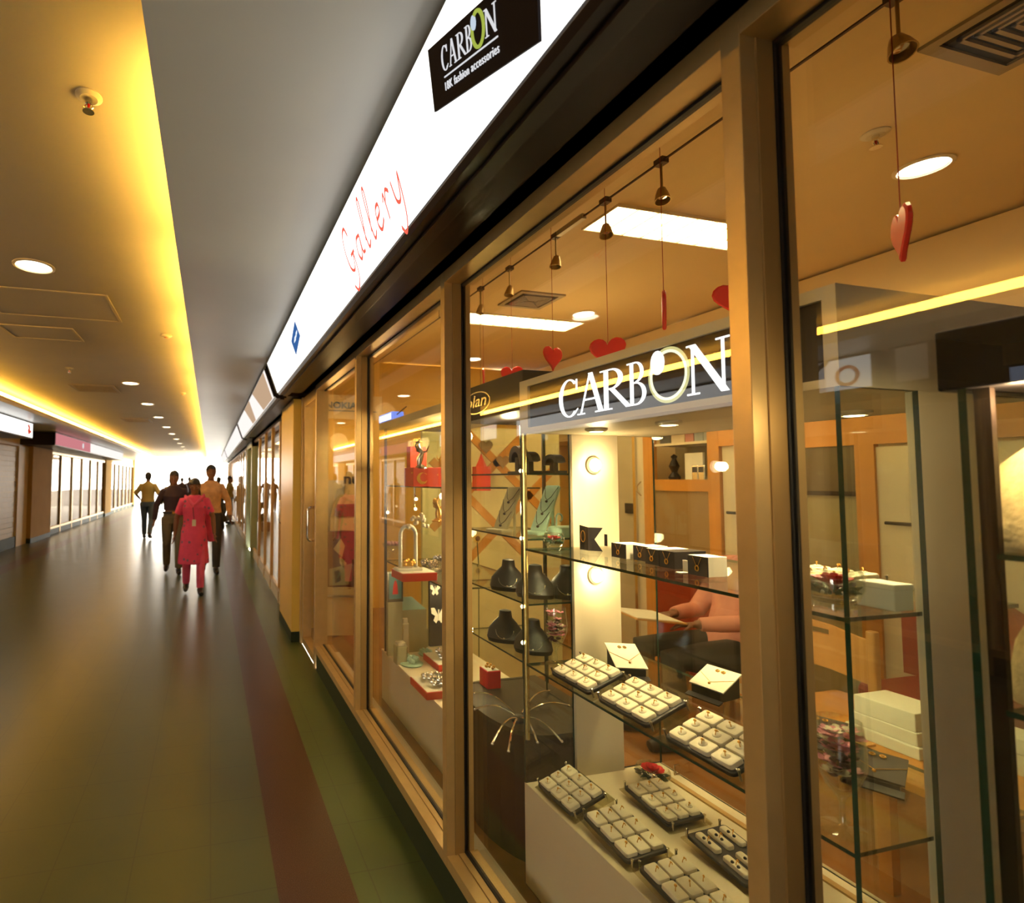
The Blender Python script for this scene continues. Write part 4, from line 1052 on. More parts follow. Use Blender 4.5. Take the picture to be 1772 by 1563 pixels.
# partition with brown lattice and heart ornaments behind it
t = thing('lattice_panel', 'cream panel with brown diagonal lattice behind the oval-logo case', 'panel', (2.05, 3.64, .125))
MB().box((1.50, 3.64, .125), (2.65, 3.67, 2.0)).build('panel', mat('pale_yellow_panel', (.80, .66, .30), .5), t)
for a, b in (((1.5, 1.25), (2.2, 1.95)), ((1.75, 1.0), (2.45, 1.7)), ((1.5, 1.75), (2.2, 1.05)), ((1.75, 1.98), (2.45, 1.28))):
    d = Vector((b[0]-a[0], b[1]-a[1])).normalized(); nrm = Vector((-d.y, d.x))*.028
    q = [(a[0]-nrm.x, a[1]-nrm.y), (b[0]-nrm.x, b[1]-nrm.y), (b[0]+nrm.x, b[1]+nrm.y), (a[0]+nrm.x, a[1]+nrm.y)]
    MB().prism(q, lambda u, v, s: (u*1.08-.05, 3.64-s, v), 0, .012).build('lattice_strip', M['maple'], t)
for x, z, nm in ((U(840, 760, 'Y', 3.62).x, 1.80, 'upper'), (U(869, 775, 'Y', 3.62).x, 1.69, 'lower')):
    m = MB(); m.prism([(u+x, v+z) for u, v in heart_poly(.10)], lambda u, v, s: (u, 3.626-s, v), 0, .014)
    o = m.build('heart_ornament', M['silver']); tag(o, 'small silvery heart fixed on the lattice panel, %s one' % nm, 'heart ornament')
t = thing('sunflower', 'yellow sunflower in front of the lattice panel', 'flower', (1.62, 2.90, 1.25))
c = U(826, 932, 'Y', 3.58); t.location = c
m = MB()
for k in range(14):
    a = 2*pi*k/14; m.prism([(c.x+.018*cos(a-.2), c.z+.018*sin(a-.2)), (c.x+.042*cos(a), c.z+.042*sin(a)), (c.x+.018*cos(a+.2), c.z+.018*sin(a+.2))], lambda u, v, s: (u, 3.58-s, v), 0, .004)
m.build('petals', mat('yellow_petal', (.85, .50, .04), .5), t)
MB().sphere((c.x, 3.573, c.z), (.019, .010, .019), 12, 8).build('centre', mat('brown_seed', (.10, .03, .01), .7), t)
MB().tube([(c.x, 3.583, c.z-.02), (c.x+.02, 3.60, c.z-.2), (c.x+.02, 3.61, .14)], .004, 6).build('stem', M['leaf'], t)
t = thing('paper_lantern', 'dark red lantern ornament by the lattice panel', 'lantern', (1.60, 2.80, 1.4))
c = U(833, 820, 'Y', 3.45); t.location = c
MB().box((c.x-.055, 3.42, c.z-.12), (c.x+.055, 3.48, c.z+.05)).build('box', M['redbox'], t)
MB().lathe([(.045, .05), (.02, .10), (.004, .14)], (c.x, 3.45, c.z), 4).build('roof', M['redbox'], t)
MB().tube([(c.x, 3.45, c.z+.14), (c.x, 3.45, ZC)], .0012, 5).build('string', M['wire'], t)

# ------------------------------------------------------------------ gift showcase
GY0, GY1, GX0, GX1 = 2.47, 3.48, 1.16, 1.72
t = thing('display_case', 'gift showcase with cream low cabinet, dark posts and glass shelves', 'display case', (1.44, 2.9, .125))
MB().box((GX0, GY0, .125), (GX1, GY1+.06, .440)).build('cabinet', M['cream'], t, bevel=.002)
MB().box((GX0-.004, GY0, .440), (GX1, GY1+.06, .452)).build('cabinet_top', M['white'], t)
MB().box((GX0-.01, GY0, 1.955), (GX1, GY1+.10, 2.0)).build('canopy', mat('olive_canopy', (.34, .28, .16), .4), t)
for x, y in ((GX0, GY1), (GX1-.02, GY1), (GX0, GY0), (GX1-.02, GY0)):
    MB().box((x, y, .452), (x+.014, y+.014, 1.955)).build('post', M['brown'], t)
for z in (1.062, 1.568):
    g = MB(); gbox(g, (GX0, GY0+.016, z-.008), (GX1-.03, GY1, z), 'Z'); g.build('shelf', [M['cglass'], M['gedge']], t)
g = MB(); gbox(g, (GX0+.016, GY1+.003, .452), (GX1-.02, GY1+.011, 1.955), 'Y'); g.build('side_pane', [M['cglass'], M['gedge']], t)
lamp('case_light', 'POINT', (1.35, 2.75, 1.90), 20, WARM2, .03)
lamp('case_light', 'POINT', (1.40, 2.66, 1.45), 11, WARM2, .03)
lamp('case_light', 'POINT', (1.40, 2.75, .98), 7, WARM2, .03)
for i, (px, py, y) in enumerate(((766, 859, 2.9), (720, 864, 3.0), (671, 887, 3.42), (719, 881, 3.3))):
    c = U(px, py, 'Y', y)
    tt = thing('spot_bulb', ['large glowing bulb beside the mullion in the gift showcase', 'glowing bulb under the red crescent box', 'small glowing bulb by the left post of the gift showcase', 'small glowing bulb behind the arch ornament'][i], 'lamp', c, 0)
    MB().sphere(c, .020 if i == 0 else .010, 12, 8).build('bulb', M['puck'], tt, smooth=True)
    MB().tube([c, c+V(0, .02, .03), (c.x, c.y+.02, 1.56)], .004, 6).build('stem', M['chrome'], tt)
# red box with crescent
t = thing('gift_box', 'long red gift box with crescent mark on the top shelf', 'gift box', (1.42, 2.75, 1.568))
a0, a1 = U(715, 850, 'Y', 2.72).x, 1.62
MB().box((a0, 2.72, 1.568), (1.32, 2.86, 1.672)).build('box', M['redbox'], t, bevel=.003)
c = U(731, 828, 'Y', 2.718); m = MB()
P = [(.032*cos(a), .032*sin(a)) for a in [radians(40+280*k/16) for k in range(17)]]+[(.010+.024*cos(a), .006+.024*sin(a)) for a in [radians(320-280*k/16) for k in range(17)]]
m.prism([(c.x+u, c.z+v) for u, v in P], lambda u, v, s: (u, 2.719-s, v), 0, .001)
for x, z in ((.09, .02), (.12, -.01), (-.06, .03)):
    m.prism([(c.x+x+.007*cos(q*pi/4)*(1 if q % 2 else .4), c.z+z+.007*sin(q*pi/4)*(1 if q % 2 else .4)) for q in range(8)], lambda u, v, s: (u, 2.719-s, v), 0, .001)
m.build('crescent_print', M['gold'], t)
t = thing('gift_bag', 'tall red gift bag behind the crystal figurine', 'gift bag', (1.5, 2.95, 1.568))
c = U(722, 850, 'Y', 2.95); t.location = (c.x, 2.95, 1.568)
MB().box((c.x-.05, 2.93, 1.568), (c.x+.05, 2.99, 1.80)).build('bag', M['redbox'], t)
for y in (2.935, 2.985): MB().tube([(c.x-.025, y, 1.80)]+[(c.x-.025*cos(a), y, 1.80+.05*sin(a)) for a in [q*pi/6 for q in range(1, 6)]]+[(c.x+.025, y, 1.80)], .0018, 6).build('cord_handle', M['gold'], t)
def figurine(px, py, y, h, label, seed, m=None):
    c = U(px, py, 'Y', y); t = thing('crystal_figurine', label, 'figurine', c, 0, 'crystal figurines in the gift showcase')
    rnd = random.Random(seed)
    MB().lathe([(h*.20, 0), (h*.22, .006), (h*.15, h*.08), (h*.05, h*.14)], c, 14).build('base', m or M['silver'], t)
    b = MB(); pts = [c+V(rnd.uniform(-.1, .1)*h, rnd.uniform(-.05, .05)*h, h*q) for q in (.1, .3, .5, .72, .95)]
    b.tube(pts, [h*.07, h*.12, h*.08, h*.10, h*.02], 9); b.sphere(pts[3]+V(0, 0, h*.08), h*.085, 9, 7); b.build('body', m or M['silver'], t, smooth=True)
    for s in (-1, 1):
        MB().tube([pts[2], pts[2]+V(s*h*.16, 0, h*.06), pts[2]+V(s*h*.22, -h*.05, h*.24)], [h*.045, h*.035, h*.012], 7).build('arm', m or M['silver'], t, smooth=True)
figurine(728, 811, 2.74, .17, 'tall crystal figurine standing on the red crescent box', 3)
figurine(764, 811, 2.76, .10, 'small gilt figurine at the right end of the red crescent box', 4, M['gold'])
figurine(757, 903, 2.62, .14, 'glittering gilt branch ornament beside the mullion', 5, M['gold'])
# arch ornament on red tray, middle shelf
ay = 2.80
c = U(722, 982, 'Y', ay-.06); 
t = thing('gift_box', 'red open gift tray under the white arch ornament', 'gift box', (c.x, ay, 1.062))
MB().box((c.x-.10, ay-.10, 1.062), (c.x+.10, ay+.08, 1.105)).build('tray', M['redbox'], t, bevel=.003)
MB().box((c.x-.095, ay-.095, 1.105), (c.x+.095, ay+.075, 1.107)).build('lining', M['paper'], t)
t = thing('arch_ornament', 'white arch ornament with posy in the red gift tray', 'ornament', (c.x-.01, ay, 1.107))
x0 = c.x-.03
for s in (-1, 1): MB().tube([(x0+s*.045, ay, 1.107), (x0+s*.045, ay, 1.30)], .011, 12).build('column', M['paper'], t, smooth=True)
MB().tube([(x0-.045*cos(a), ay, 1.30+.05*sin(a)) for a in [pi*k/12 for k in range(13)]], .011, 10).build('arch', M['paper'], t, smooth=True)
MB().rbox((x0-.075, ay-.04, 1.107), (x0+.075, ay+.04, 1.122), .015, 4).build('plinth', M['paper'], t)
f = MB()
for k in range(22):
    a = random.uniform(0, 6.28); r = .045*random.random()**.5; f.sphere((x0+.055+r*cos(a)*1.3, ay-.01+r*.4*sin(a), 1.372+r*sin(a*1.7)), .012, 7, 5)
f.build('white_posy', M['velvet'], t, smooth=True)
f = MB()
for k in range(9): f.sphere((x0+random.uniform(-.03, .03), ay-.02, 1.135+random.uniform(0, .03)), .010, 7, 5)
f.build('small_flowers', M['gold'], t)
t = thing('crystal_dish', 'round crystal dish with coloured sweets left of the arch', 'dish', (1.3, 3.05, 1.062))
c = U(679, 965, 'Z', 1.062); t.location = c
MB().lathe([(.045, 0), (.05, .01), (.03, .03), (.065, .075), (.07, .10), (.066, .10), (.06, .075), (.002, .04)], c, 24).build('dish', M['crystal'], t, smooth=True)
s_ = MB()
for k in range(10): s_.sphere(c+V(.04*cos(k*.63), .04*sin(k*.63), .098), .014, 8, 6)
s_.build('sweets', mat('pink_sweet', (.75, .30, .32), .3), t)
def loose(px, py, z, label, name, cat, size, m, seed, grp):
    c = U(px, py, 'Z', z); t = thing(name, label, cat, c, 0, grp); b = MB(); rnd = random.Random(seed)
    b.lathe([(size*.9, 0), (size, size*.12), (size*.8, size*.2)], c, 20); b.build('plate', m, t)
    q = MB()
    for k in range(16): q.sphere(c+V(rnd.uniform(-.6, .6)*size, rnd.uniform(-.6, .6)*size, size*.3+rnd.uniform(0, .3)*size), size*.22, 7, 5)
    q.build('trinkets', m, t, smooth=True)
SG = 'silver trinket dishes in the gift showcase'
loose(745, 985, 1.062, 'heap of silver trinkets on a plate right of the arch', 'trinket_plate', 'trinkets', .075, M['silver'], 2, SG)
loose(763, 972, 1.062, 'pale silver trinket dish behind the heap beside the mullion', 'trinket_plate', 'trinkets', .06, M['silver'], 3, SG)
# perfume flacons etc. on the cabinet top
def block(px, py, w, h, label, m=None):
    c = U(px, py, 'Z', .452); t = thing('glass_flacon', label, 'flacon', c, 0, 'pale glass flacons on the gift cabinet')
    MB().rbox((c.x-w/2, c.y-w/2, .452), (c.x+w/2, c.y+w/2, .452+h*.86), w*.15, 3).build('bottle', m or M['mint'], t)
    MB().rbox((c.x-w*.36, c.y-w*.36, .452+h*.86), (c.x+w*.36, c.y+w*.36, .452+h), w*.1, 3).build('stopper', M['cream'], t)
block(700, 1130, .05, .23, 'tall square pale flacon on the gift cabinet', M['cream'])
block(693, 1147, .075, .13, 'stout stepped flacon at the left front of the gift cabinet', M['khaki'])
block(713, 1125, .045, .15, 'medium square flacon right of the tall one', M['cream'])
block(733, 1118, .055, .14, 'pale flacon with ornate stopper on the gift cabinet', M['khaki'])
loose(712, 1150, .452, 'pale green scalloped dish on the gift cabinet', 'trinket_plate', 'trinkets', .075, M['mint'], 6, SG)
loose(738, 1133, .452, 'small green dish behind the red trays', 'trinket_plate', 'trinkets', .055, M['mint'], 7, SG)
for px, py, lb, sd in ((750, 1195, 'red open gift tray with silver ornament at the cabinet front', 8), (768, 1150, 'red open gift tray behind, beside the mullion', 9)):
    c = U(px, py, 'Z', .452); t = thing('gift_box', lb, 'gift box', c)
    MB().box((c.x-.09, c.y-.12, .452), (c.x+.09, c.y+.12, .492)).build('tray', M['redbox'], t, bevel=.003)
    MB().box((c.x-.085, c.y-.115, .492), (c.x+.085, c.y+.115, .494)).build('lining', M['paper'], t)
    q = MB(); rnd = random.Random(sd)
    for k in range(20): q.sphere((c.x+rnd.uniform(-.05, .05), c.y+rnd.uniform(-.08, .08), .505+rnd.uniform(0, .03)), .015, 7, 5)
    o = q.build('silver_ornament', M['silver'], None, smooth=True); tag(o, 'lumpy silver ornament lying in the %s red gift tray' % ('front' if sd == 8 else 'rear'), 'ornament')
# framed picture, pale shelf and dark panel with butterflies seen behind
t = thing('picture_frame', 'small framed picture with red figure under the glass shelf', 'picture frame', U(683, 1035, 'Y', 3.38))
c = U(684, 1010, 'Y', 3.38); m = MB()
m.box((c.x-.055, 3.38, c.z-.12), (c.x+.055, 3.395, c.z+.08)); m.build('frame', M['silver'], t)
MB().box((c.x-.043, 3.378, c.z-.10), (c.x+.043, 3.38, c.z+.068)).build('picture', mat('teal_print', (.08, .22, .24), .4), t)
m = MB(); m.prism([(c.x-.02, c.z-.07), (c.x+.02, c.z-.07), (c.x+.014, c.z-.01), (c.x+.005, c.z+.02), (c.x-.005, c.z+.02), (c.x-.014, c.z-.01)], lambda u, v, s: (u, 3.378-s, v), 0, .001); m.build('red_figure', M['redplastic'], t)
MB().tube([(c.x, 3.395, c.z-.02), (c.x, 3.41, c.z-.35)], .006, 6).build('easel_leg', M['brown'], t)
MB().box((c.x-.05, 3.38, .452), (c.x+.05, 3.415, c.z-.12)).build('stand', M['khaki'], t)
t = thing('display_block', 'pale green slanted block on the gift cabinet', 'display block', (1.5, 3.2, .452))
a, b = U(680, 1058, 'Y', 3.42), U(738, 1052, 'Y', 3.42)
m = MB(); m.box((a.x, 3.42, .452), (b.x, 3.46, a.z)); m.build('stand', M['khaki'], t)
m = MB(); m.prism([(a.x, a.z), (b.x, a.z), (b.x-.10, a.z+.085), (a.x+.02, a.z+.085)], lambda u, v, s: (u, 3.43+s, v), 0, .02); m.build('slanted_top', M['mint'], t)
t = thing('butterfly_board', 'dark board with white butterflies hung under the glass shelf', 'panel', (1.45, 3.06, .60))
bx = U(744, 1060, 'Y', 3.05).x
MB().box((bx, 3.05, .60), (bx+.16, 3.075, 1.054)).build('board', M['tray'], t)
for px, py, s, lb in ((759, 1066, .054, 'lower'), (753, 1022, .036, 'upper')):
    c = U(px, py, 'Y', 3.045); m = MB()
    for q in (-1, 1):
        m.prism([(c.x+q*x*s, c.z+y*s) for x, y in ((0, 0), (.5, .9), (.9, .9), (.85, .3), (.4, .0), (.6, -.5), (.3, -.8), (0, -.3))], lambda u, v, d: (u, 3.049-d, v), 0, .006)
    m.tube([(c.x, 3.044, c.z-s*.5), (c.x, 3.044, c.z+s*.7)], s*.08, 6)
    o = m.build('butterfly_ornament', M['paper']); tag(o, 'white butterfly ornament on the dark board, %s one' % lb, 'butterfly')
# blue lit sign box on the canopy
t = thing('light_box', 'small bright blue-white lit box on the gift showcase canopy', 'light box', (1.2, 3.47, 2.0))
m = MB(); y0, y1 = 3.36, 3.64; z0, z1 = 2.003, 2.062
m.prism([(y0, z0), (y1, z0), (y1+.01, (z0+z1)/2), (y1, z1), (y0, z1), (y0-.01, (z0+z1)/2)], lambda u, v, s: (1.17+s, u, v), 0, .08); m.build('case', emat('blue_light_edge', (.20, .32, 1), 1.3), t)
MB().box((1.166, y0+.02, z0+.010), (1.17, y1-.02, z1-.010)).build('lit_face', emat('blue_white_light', (.8, .9, 1), 3.), t)
MB().tube([(1.2, y0-.01, 2.04), (1.25, y0-.06, 2.09)], .004, 6).build('cord', M['wire'], t)

# ------------------------------------------------------------------ phone poster stand and blue-lettered banner by the far wall
t = thing('hanging_banner', 'pale hanging banner with blue capital lettering by the door', 'banner', (1.5, 5.80, 2.3))
a, b = U(560, 690, 'Y', 5.80), U(640, 700, 'Y', 5.80)
MB().box((1.20, 5.80, 2.29), (1.90, 5.815, 2.56)).build('banner', mat('cream_banner', (.70, .52, .28), .5), t)
place_text(text_mesh('NOKIA', bold=.03), (1.235, 5.80, 2.405), (.365, 0, .0), (0, 0, .075), (0, -1, 0), .003).build('lettering', mat('blue_ink', (.03, .10, .24), .5), t)
MB().box((1.22, 5.797, 2.375), (1.84, 5.80, 2.385)).build('underline', bpy.data.materials['blue_ink'], t)
for x in (1.3, 1.8): MB().tube([(x, 5.807, 2.56), (x, 5.807, ZC)], .002, 5).build('string', M['wire'], t)
t = thing('poster_stand', 'tall stepped poster stand with photo panels near the door', 'poster stand', (1.25, 5.0, .125))
q = lambda px, py: U(px, py, 'Y', 5.0)
def panel(nm, pts, m, y=5.0, d=.03): 
    P = [(U(px, py, 'Y', y).x, U(px, py, 'Y', y).z) for px, py in pts]
    return MB().prism(P, lambda u, v, s: (u, y+s, v), 0, d).build(nm, m, t)
M['buff'] = mat('buff_card', (.70, .52, .24), .5)
panel('head_panel', [(596, 860), (630, 860), (630, 815), (600, 816)], M['buff'], 5.06)
panel('picture_panel', [(572, 900), (630, 902), (630, 855), (590, 856), (583, 862), (577, 875)], M['buff'], 5.03)
place_text(text_mesh('nu', bold=.03), (q(597, 838).x, 5.058, q(597, 838).z), (.16, 0, 0), (0, 0, .075), (0, -1, 0), .003).build('lettering', M['ink'], t)
panel('brown_band', [(578, 893), (630, 895), (630, 872), (585, 873)], mat('brown_print', (.20, .06, .03), .5), 5.0)
panel('lower_band', [(572, 918), (630, 918), (630, 897), (572, 897)], M['buff'], 4.98)
panel('photo_panel', [(560, 1016), (630, 1016), (630, 920), (560, 920)], mat('plum_print', (.16, .045, .035), .4), 4.99)
for P, m in (([(577, 950), (590, 932), (597, 945), (592, 965)], 'buff'), ([(588, 962), (600, 975), (596, 985), (588, 975)], 'buff'), ([(570, 985), (610, 975), (603, 1012), (570, 1014)], 'khaki'), ([(578, 990), (588, 985), (590, 1005), (580, 1010)], 'redwall')):
    Q = [(U(px, py, 'Y', 4.985).x, U(px, py, 'Y', 4.985).z) for px, py in P]
    MB().prism(Q, lambda u, v, s: (u, 4.985+s, v), 0, .006).build('photo_motif', M[m], t)
panel('sill_band', [(560, 1030), (630, 1030), (630, 1017), (560, 1017)], M['buff'], 4.97)
panel('base_panel', [(560, 1100), (612, 1100), (612, 1035), (560, 1035)], mat('warm_cream_panel', (.80, .58, .25), .5), 5.0)  # even cream card, a little paler than the buff panels
MB().box((1.03, 5.03, .125), (1.46, 5.10, q(600, 1100).z+.05)).build('foot', M['brown'], t)
MB().box((1.05, 5.10, .125), (1.44, 5.13, 1.6)).build('back_board', M['cream'], t)
lamp('shop_fill', 'POINT', (1.5, 4.55, 2.2), 10, WARM, .1)
lamp('shop_fill', 'POINT', (1.3, 5.5, 2.0), 8, WARM, .1)

# ------------------------------------------------------------------ rear of the shop: maple wall unit, desk, chairs
WX = 3.6
t = thing('wall_cabinet', 'maple framed wall cabinet with open shelf and frosted panel', 'cabinet', (WX+.2, 2.8, .125))
w = lambda px, py: U(px, py, 'X', WX)
def wb(nm, ya, yb, za, zb, m, x0=WX, x1=WX+.04):
    return MB().box((x0, min(ya, yb), min(za, zb)), (x1, max(ya, yb), max(za, zb))).build(nm, m, t)
yA, yB, yC, yD = w(1113, 800).y, w(1130, 800).y, w(1224, 800).y, w(1244, 800).y
wb('left_stile', yA, yB, .125, 2.06, M['maple']); wb('right_stile', yC, yD, .125, 2.06, M['maple'])
zS, zR0, zR1 = w(1180, 765).z, w(1180, 830).z, w(1180, 850).z
wb('top_rail', yB, yC, 2.0, 2.06, M['maple']); wb('middle_rail', yB, yC, zR1, zR0, M['maple'])
wb('upper_shelf', yB, yC, zS-.02, zS, M['cream'], WX+.02, WX+.34)
wb('floor_shelf', yB, yC, zR0-.03, zR0, M['cream'], WX+.02, WX+.34)
wb('back_panel', yA, yD, .125, 2.06, mat('olive_panel', (.30, .24, .12), .5), WX+.34, WX+.36)
wb('frosted_panel', yB, yC, .30, zR1, mat('smoky_panel', (.34, .22, .10), .25), WX+.015, WX+.025)
wb('red_kick_panel', yB, yC, .125, .90, M['redwall'], WX+.0, WX+.014)
dr = wb('cream_door', yA, yA+.12, .125, 2.0, M['cream'], WX+.01, WX+.03)
MB().tube([(WX+.01, yA+.04, 1.60), (WX-.02, yA+.055, 1.56), (WX-.02, yA+.055, 1.52), (WX+.01, yA+.04, 1.48)], .006, 6).build('door_handle', M['chrome'], dr)
BK = 'box files on the upper shelf of the maple cabinet'
yy = yB-.02
for i, (wd, c) in enumerate(((.14, (.10, .10, .10)), (.16, (.66, .56, .40)), (.10, (.50, .22, .20)), (.10, (.30, .34, .36)), (.09, (.34, .36, .36)), (.12, (.40, .34, .24)))):
    wd *= .82
    o = MB().box((WX+.05, yy-wd, zS), (WX+.25, yy-.006, zS+.13)).build('box_file', mat('file_%d' % i, c, .5))
    tag(o, ['dark box file leftmost', 'cream box file second from left', 'dull pink box file', 'grey box file beside the pink one', 'pale grey box file', 'brown box file at the right end'][i]+' on the upper cabinet shelf', 'box file', BK); yy -= wd
c = w(1183, 827); o = MB().box((WX+.08, c.y-.10, zR0), (WX+.10, c.y+.06, zR0+.21)).build('white_carton', M['paper']); tag(o, 'upright white carton on the open cabinet shelf', 'box')
for px, lb in ((1197, 'left'), (1208, 'right')):
    c = w(px, 828); t2 = thing('mobile_phone', 'small upright mobile phone on the cabinet shelf, %s of the pair' % lb, 'phone', (WX+.05, c.y, zR0))
    MB().rbox((-.02, -.028, 0), (0, .028, .11), .008, 3).xf(Matrix.Translation((WX+.05, c.y, zR0))).build('body', M['silver'], t2)
    MB().box((WX+.029, c.y-.020, zR0+.055), (WX+.031, c.y+.020, zR0+.098)).build('screen', M['ink'], t2)
c = w(1150, 828); t2 = thing('ornament', 'dark upright ornament at the left of the cabinet shelf', 'ornament', (WX+.1, c.y, zR0))
MB().lathe([(.04, 0), (.045, .02), (.02, .06), (.04, .11), (.015, .17), (.025, .19), (.002, .21)], (WX+.1, c.y, zR0), 14).build('figure', M['brown'], t2, smooth=True)
# tall mirror and cream doors right and left of it
t = thing('wall_cabinet', 'pale tall cabinet door with dark bar handle left of the near mullion', 'cabinet', (WX+.1, 2.5, .125))
yE = w(1390, 800).y
wb('carcass', yD-.01, 2.55, .125, 2.06, M['cream'], WX+.02, WX+.36)
wb('top_rail', yD-.01, 2.55, 1.86, 2.06, M['maple'], WX-.01, WX+.02)
MB().tube([(WX+.0, w(1258, 887).y, w(1258, 887).z), (WX, w(1258, 887).y-.12, w(1258, 887).z)], .010, 8).build('bar_handle', M['tray'], t)
t = thing('wall_cabinet', 'maple cabinet with dark panel and cream door behind the case at right', 'cabinet', (WX+.1, 2.2, .125))
yP, yQ, yR = w(1481, 850).y, w(1515, 850).y, w(1575, 850).y
wb('top_rail', 2.54, .9, w(1450, 772).z, 2.06, M['maple'])
wb('light_band', 2.54, .9, 2.02, 2.10, mat('pale_yellow_band', (.80, .62, .18), .5), WX-.01, WX)
wb('stile', yP, yQ, .125, w(1450, 772).z, M['maple'])
wb('dark_panel', 2.54, yP, w(1430, 850).z, w(1450, 772).z, mat('dark_olive_panel', (.12, .09, .045), .3), WX+.02, WX+.03)
wb('shelf_edge', 2.54, yP, w(1430, 852).z-.02, w(1430, 850).z, M['brown'], WX+.005, WX+.03)
wb('lower_panel', 2.54, yP, .125, w(1430, 856).z, mat('green_grey_panel', (.34, .29, .14), .35), WX+.02, WX+.03)
dr = wb('cream_door', yQ, .9, .125, w(1540, 772).z, M['cream'], WX+.015, WX+.03)
MB().tube([(WX, w(1532, 905).y, w(1532, 905).z), (WX, w(1532, 905).y-.17, w(1532, 905).z)], .009, 8).build('bar_handle', M['tray'], dr)
sbuild(MB().box((2.5, -1.2, .125), (WX+.36, .9, 2.06)), 'wall_partition', M['cream'])
sbuild(MB().box((WX+.36, .9, 2.06), (4.6, 6.0, ZC)).box((WX+.36, .9, .125), (4.6, 4.6, 2.06)), 'wall_bulkhead', M['shopceil'])
# cream and chrome strip wall left of the maple unit
t = thing('wall_panel', 'grey-cream wall panel with dark socket strip left of the maple unit', 'panel', (WX+.1, 3.9, .125))
wb('panel', yA+.01, 4.5, .125, 2.06, mat('grey_cream', (.52, .44, .28), .4), WX+.02, WX+.05)
y0 = w(1098, 800).y
MB().box((WX-.01, y0-.015, .125), (WX+.02, y0+.015, 2.06)).build('chrome_strip', M['chrome'], t)
c = w(1090, 880); MB().box((WX+.0, c.y-.06, c.z-.045), (WX+.02, c.y+.06, c.z+.045)).build('socket_strip', M['ink'], t)
lamp('shop_fill', 'POINT', (2.7, 3.6, 2.3), 14, WARM, .12)
lamp('shop_fill', 'POINT', (2.1, 1.75, 2.0), 6, WARM, .12)  # bare lamp without a fixture, added to brighten the wooden chair
# chair with handle slot
t = thing('wooden_chair', 'light wooden chair with oval handle slot in its back', 'chair', (2.75, 1.85, .125))
xb = 2.6
def brd(pts, x, d, m, nm): return MB().prism(pts, lambda u, v, s: (x+s, u, v), 0, d).build(nm, m, t)
yl, yr = 1.99, 1.60
top = [(yl, .985), (yl-.10, 1.0), (yl-.18, .995), (yr+.10, .968), (yr+.03, .955), (yr, .955)]
# the back board is a ring of pieces round the slot
sy0, sy1, sz0, sz1 = 1.855, 1.755, .945, .965
MB().prism([(yl, .80)]+[(yl, .985), (yl-.09, .992), (sy0, .992), (sy0, .80)], lambda u, v, s: (xb+s, u, v), 0, .02).prism([(sy1, .80), (sy1, .985), (yr+.05, .962), (yr, .958), (yr, .78)], lambda u, v, s: (xb+s, u, v), 0, .02).prism([(sy0, .965), (sy0, .992), (sy1, .985), (sy1, .965)], lambda u, v, s: (xb+s, u, v), 0, .02).prism([(sy0, .80), (sy0, .940), (sy1, .940), (sy1, .80)], lambda u, v, s: (xb+s, u, v), 0, .02).build('back_board', M['lightwood'], t)
for y in (yl, yr): MB().rbox((xb-.012, y-.016, .125), (xb+.022, y+.016, 1.0), .008, 3).build('back_post', M['lightwood'], t)
for y in (yl-.02, yr+.02): MB().rbox((xb+.36, y-.016, .125), (xb+.39, y+.016, .56), .008, 3).build('front_leg', M['lightwood'], t)
MB().rbox((xb-.01, yr-.02, .56), (xb+.41, yl+.02, .585), .03, 4).build('seat', M['lightwood'], t)
# table with boxes
t = thing('counter_table', 'maple topped table behind the case at right', 'table', (2.25, 1.15, .125))
MB().box((1.95, .93, .72), (2.45, 1.50, .745)).build('top', M['maple'], t, bevel=.003)
for x in (1.98, 2.41):
    for y in (.96, 1.46): MB().box((x-.02, y-.02, .125), (x+.02, y+.02, .72)).build('leg', M['maple'], t)
BX = 'white boxes on the table at right'
def wbox(x0, y0, z0, w_, d_, h_, label):
    o = MB().box((x0, y0, z0), (x0+w_, y0+d_, z0+h_)).build('white_box', M['paper'], bevel=.003); tag(o, label, 'box', BX)
c = U(1482, 1258, 'Z', .745)
wbox(2.13, 1.20, .745, .19, .20, .036, 'flat white box lowest in the stack on the table')
wbox(2.14, 1.21, .781, .17, .18, .040, 'white box in the middle of the stack on the table')
wbox(2.145, 1.215, .821, .155, .165, .058, 'white box on top of the stack on the table')
wbox(2.31, .95, .745, .12, .24, .06, 'long white box behind the stack on the table')
wbox(2.312, .97, .805, .11, .20, .045, 'second white box behind, lying on the long one')
o = MB().box((1.97, 1.30, .745), (2.11, 1.48, .752)).build('folder', M['lightwood']); tag(o, 'orange-brown folder lying on the table near the stemmed glass', 'folder')
# round red stool top behind
t = thing('red_chair', 'dark red upholstered chair behind the wooden chair', 'chair', (3.3, 1.8, .125))
MB().rbox((3.10, 1.55, .55), (3.54, 2.0, .62), .06, 5).build('seat', M['redwall'], t)
b = MB(); b.prism([(1.52, .62), (2.02, .62), (2.02, .95), (1.9, 1.04), (1.64, 1.04), (1.52, .95)], lambda u, v, s: (3.50+s, u, v), 0, .05); b.build('backrest', M['redwall'], t)
for x in (3.13, 3.51):
    for y in (1.58, 1.97): MB().tube([(x, y, .125), (x, y, .55)], .014, 8).build('leg', M['chrome'], t)
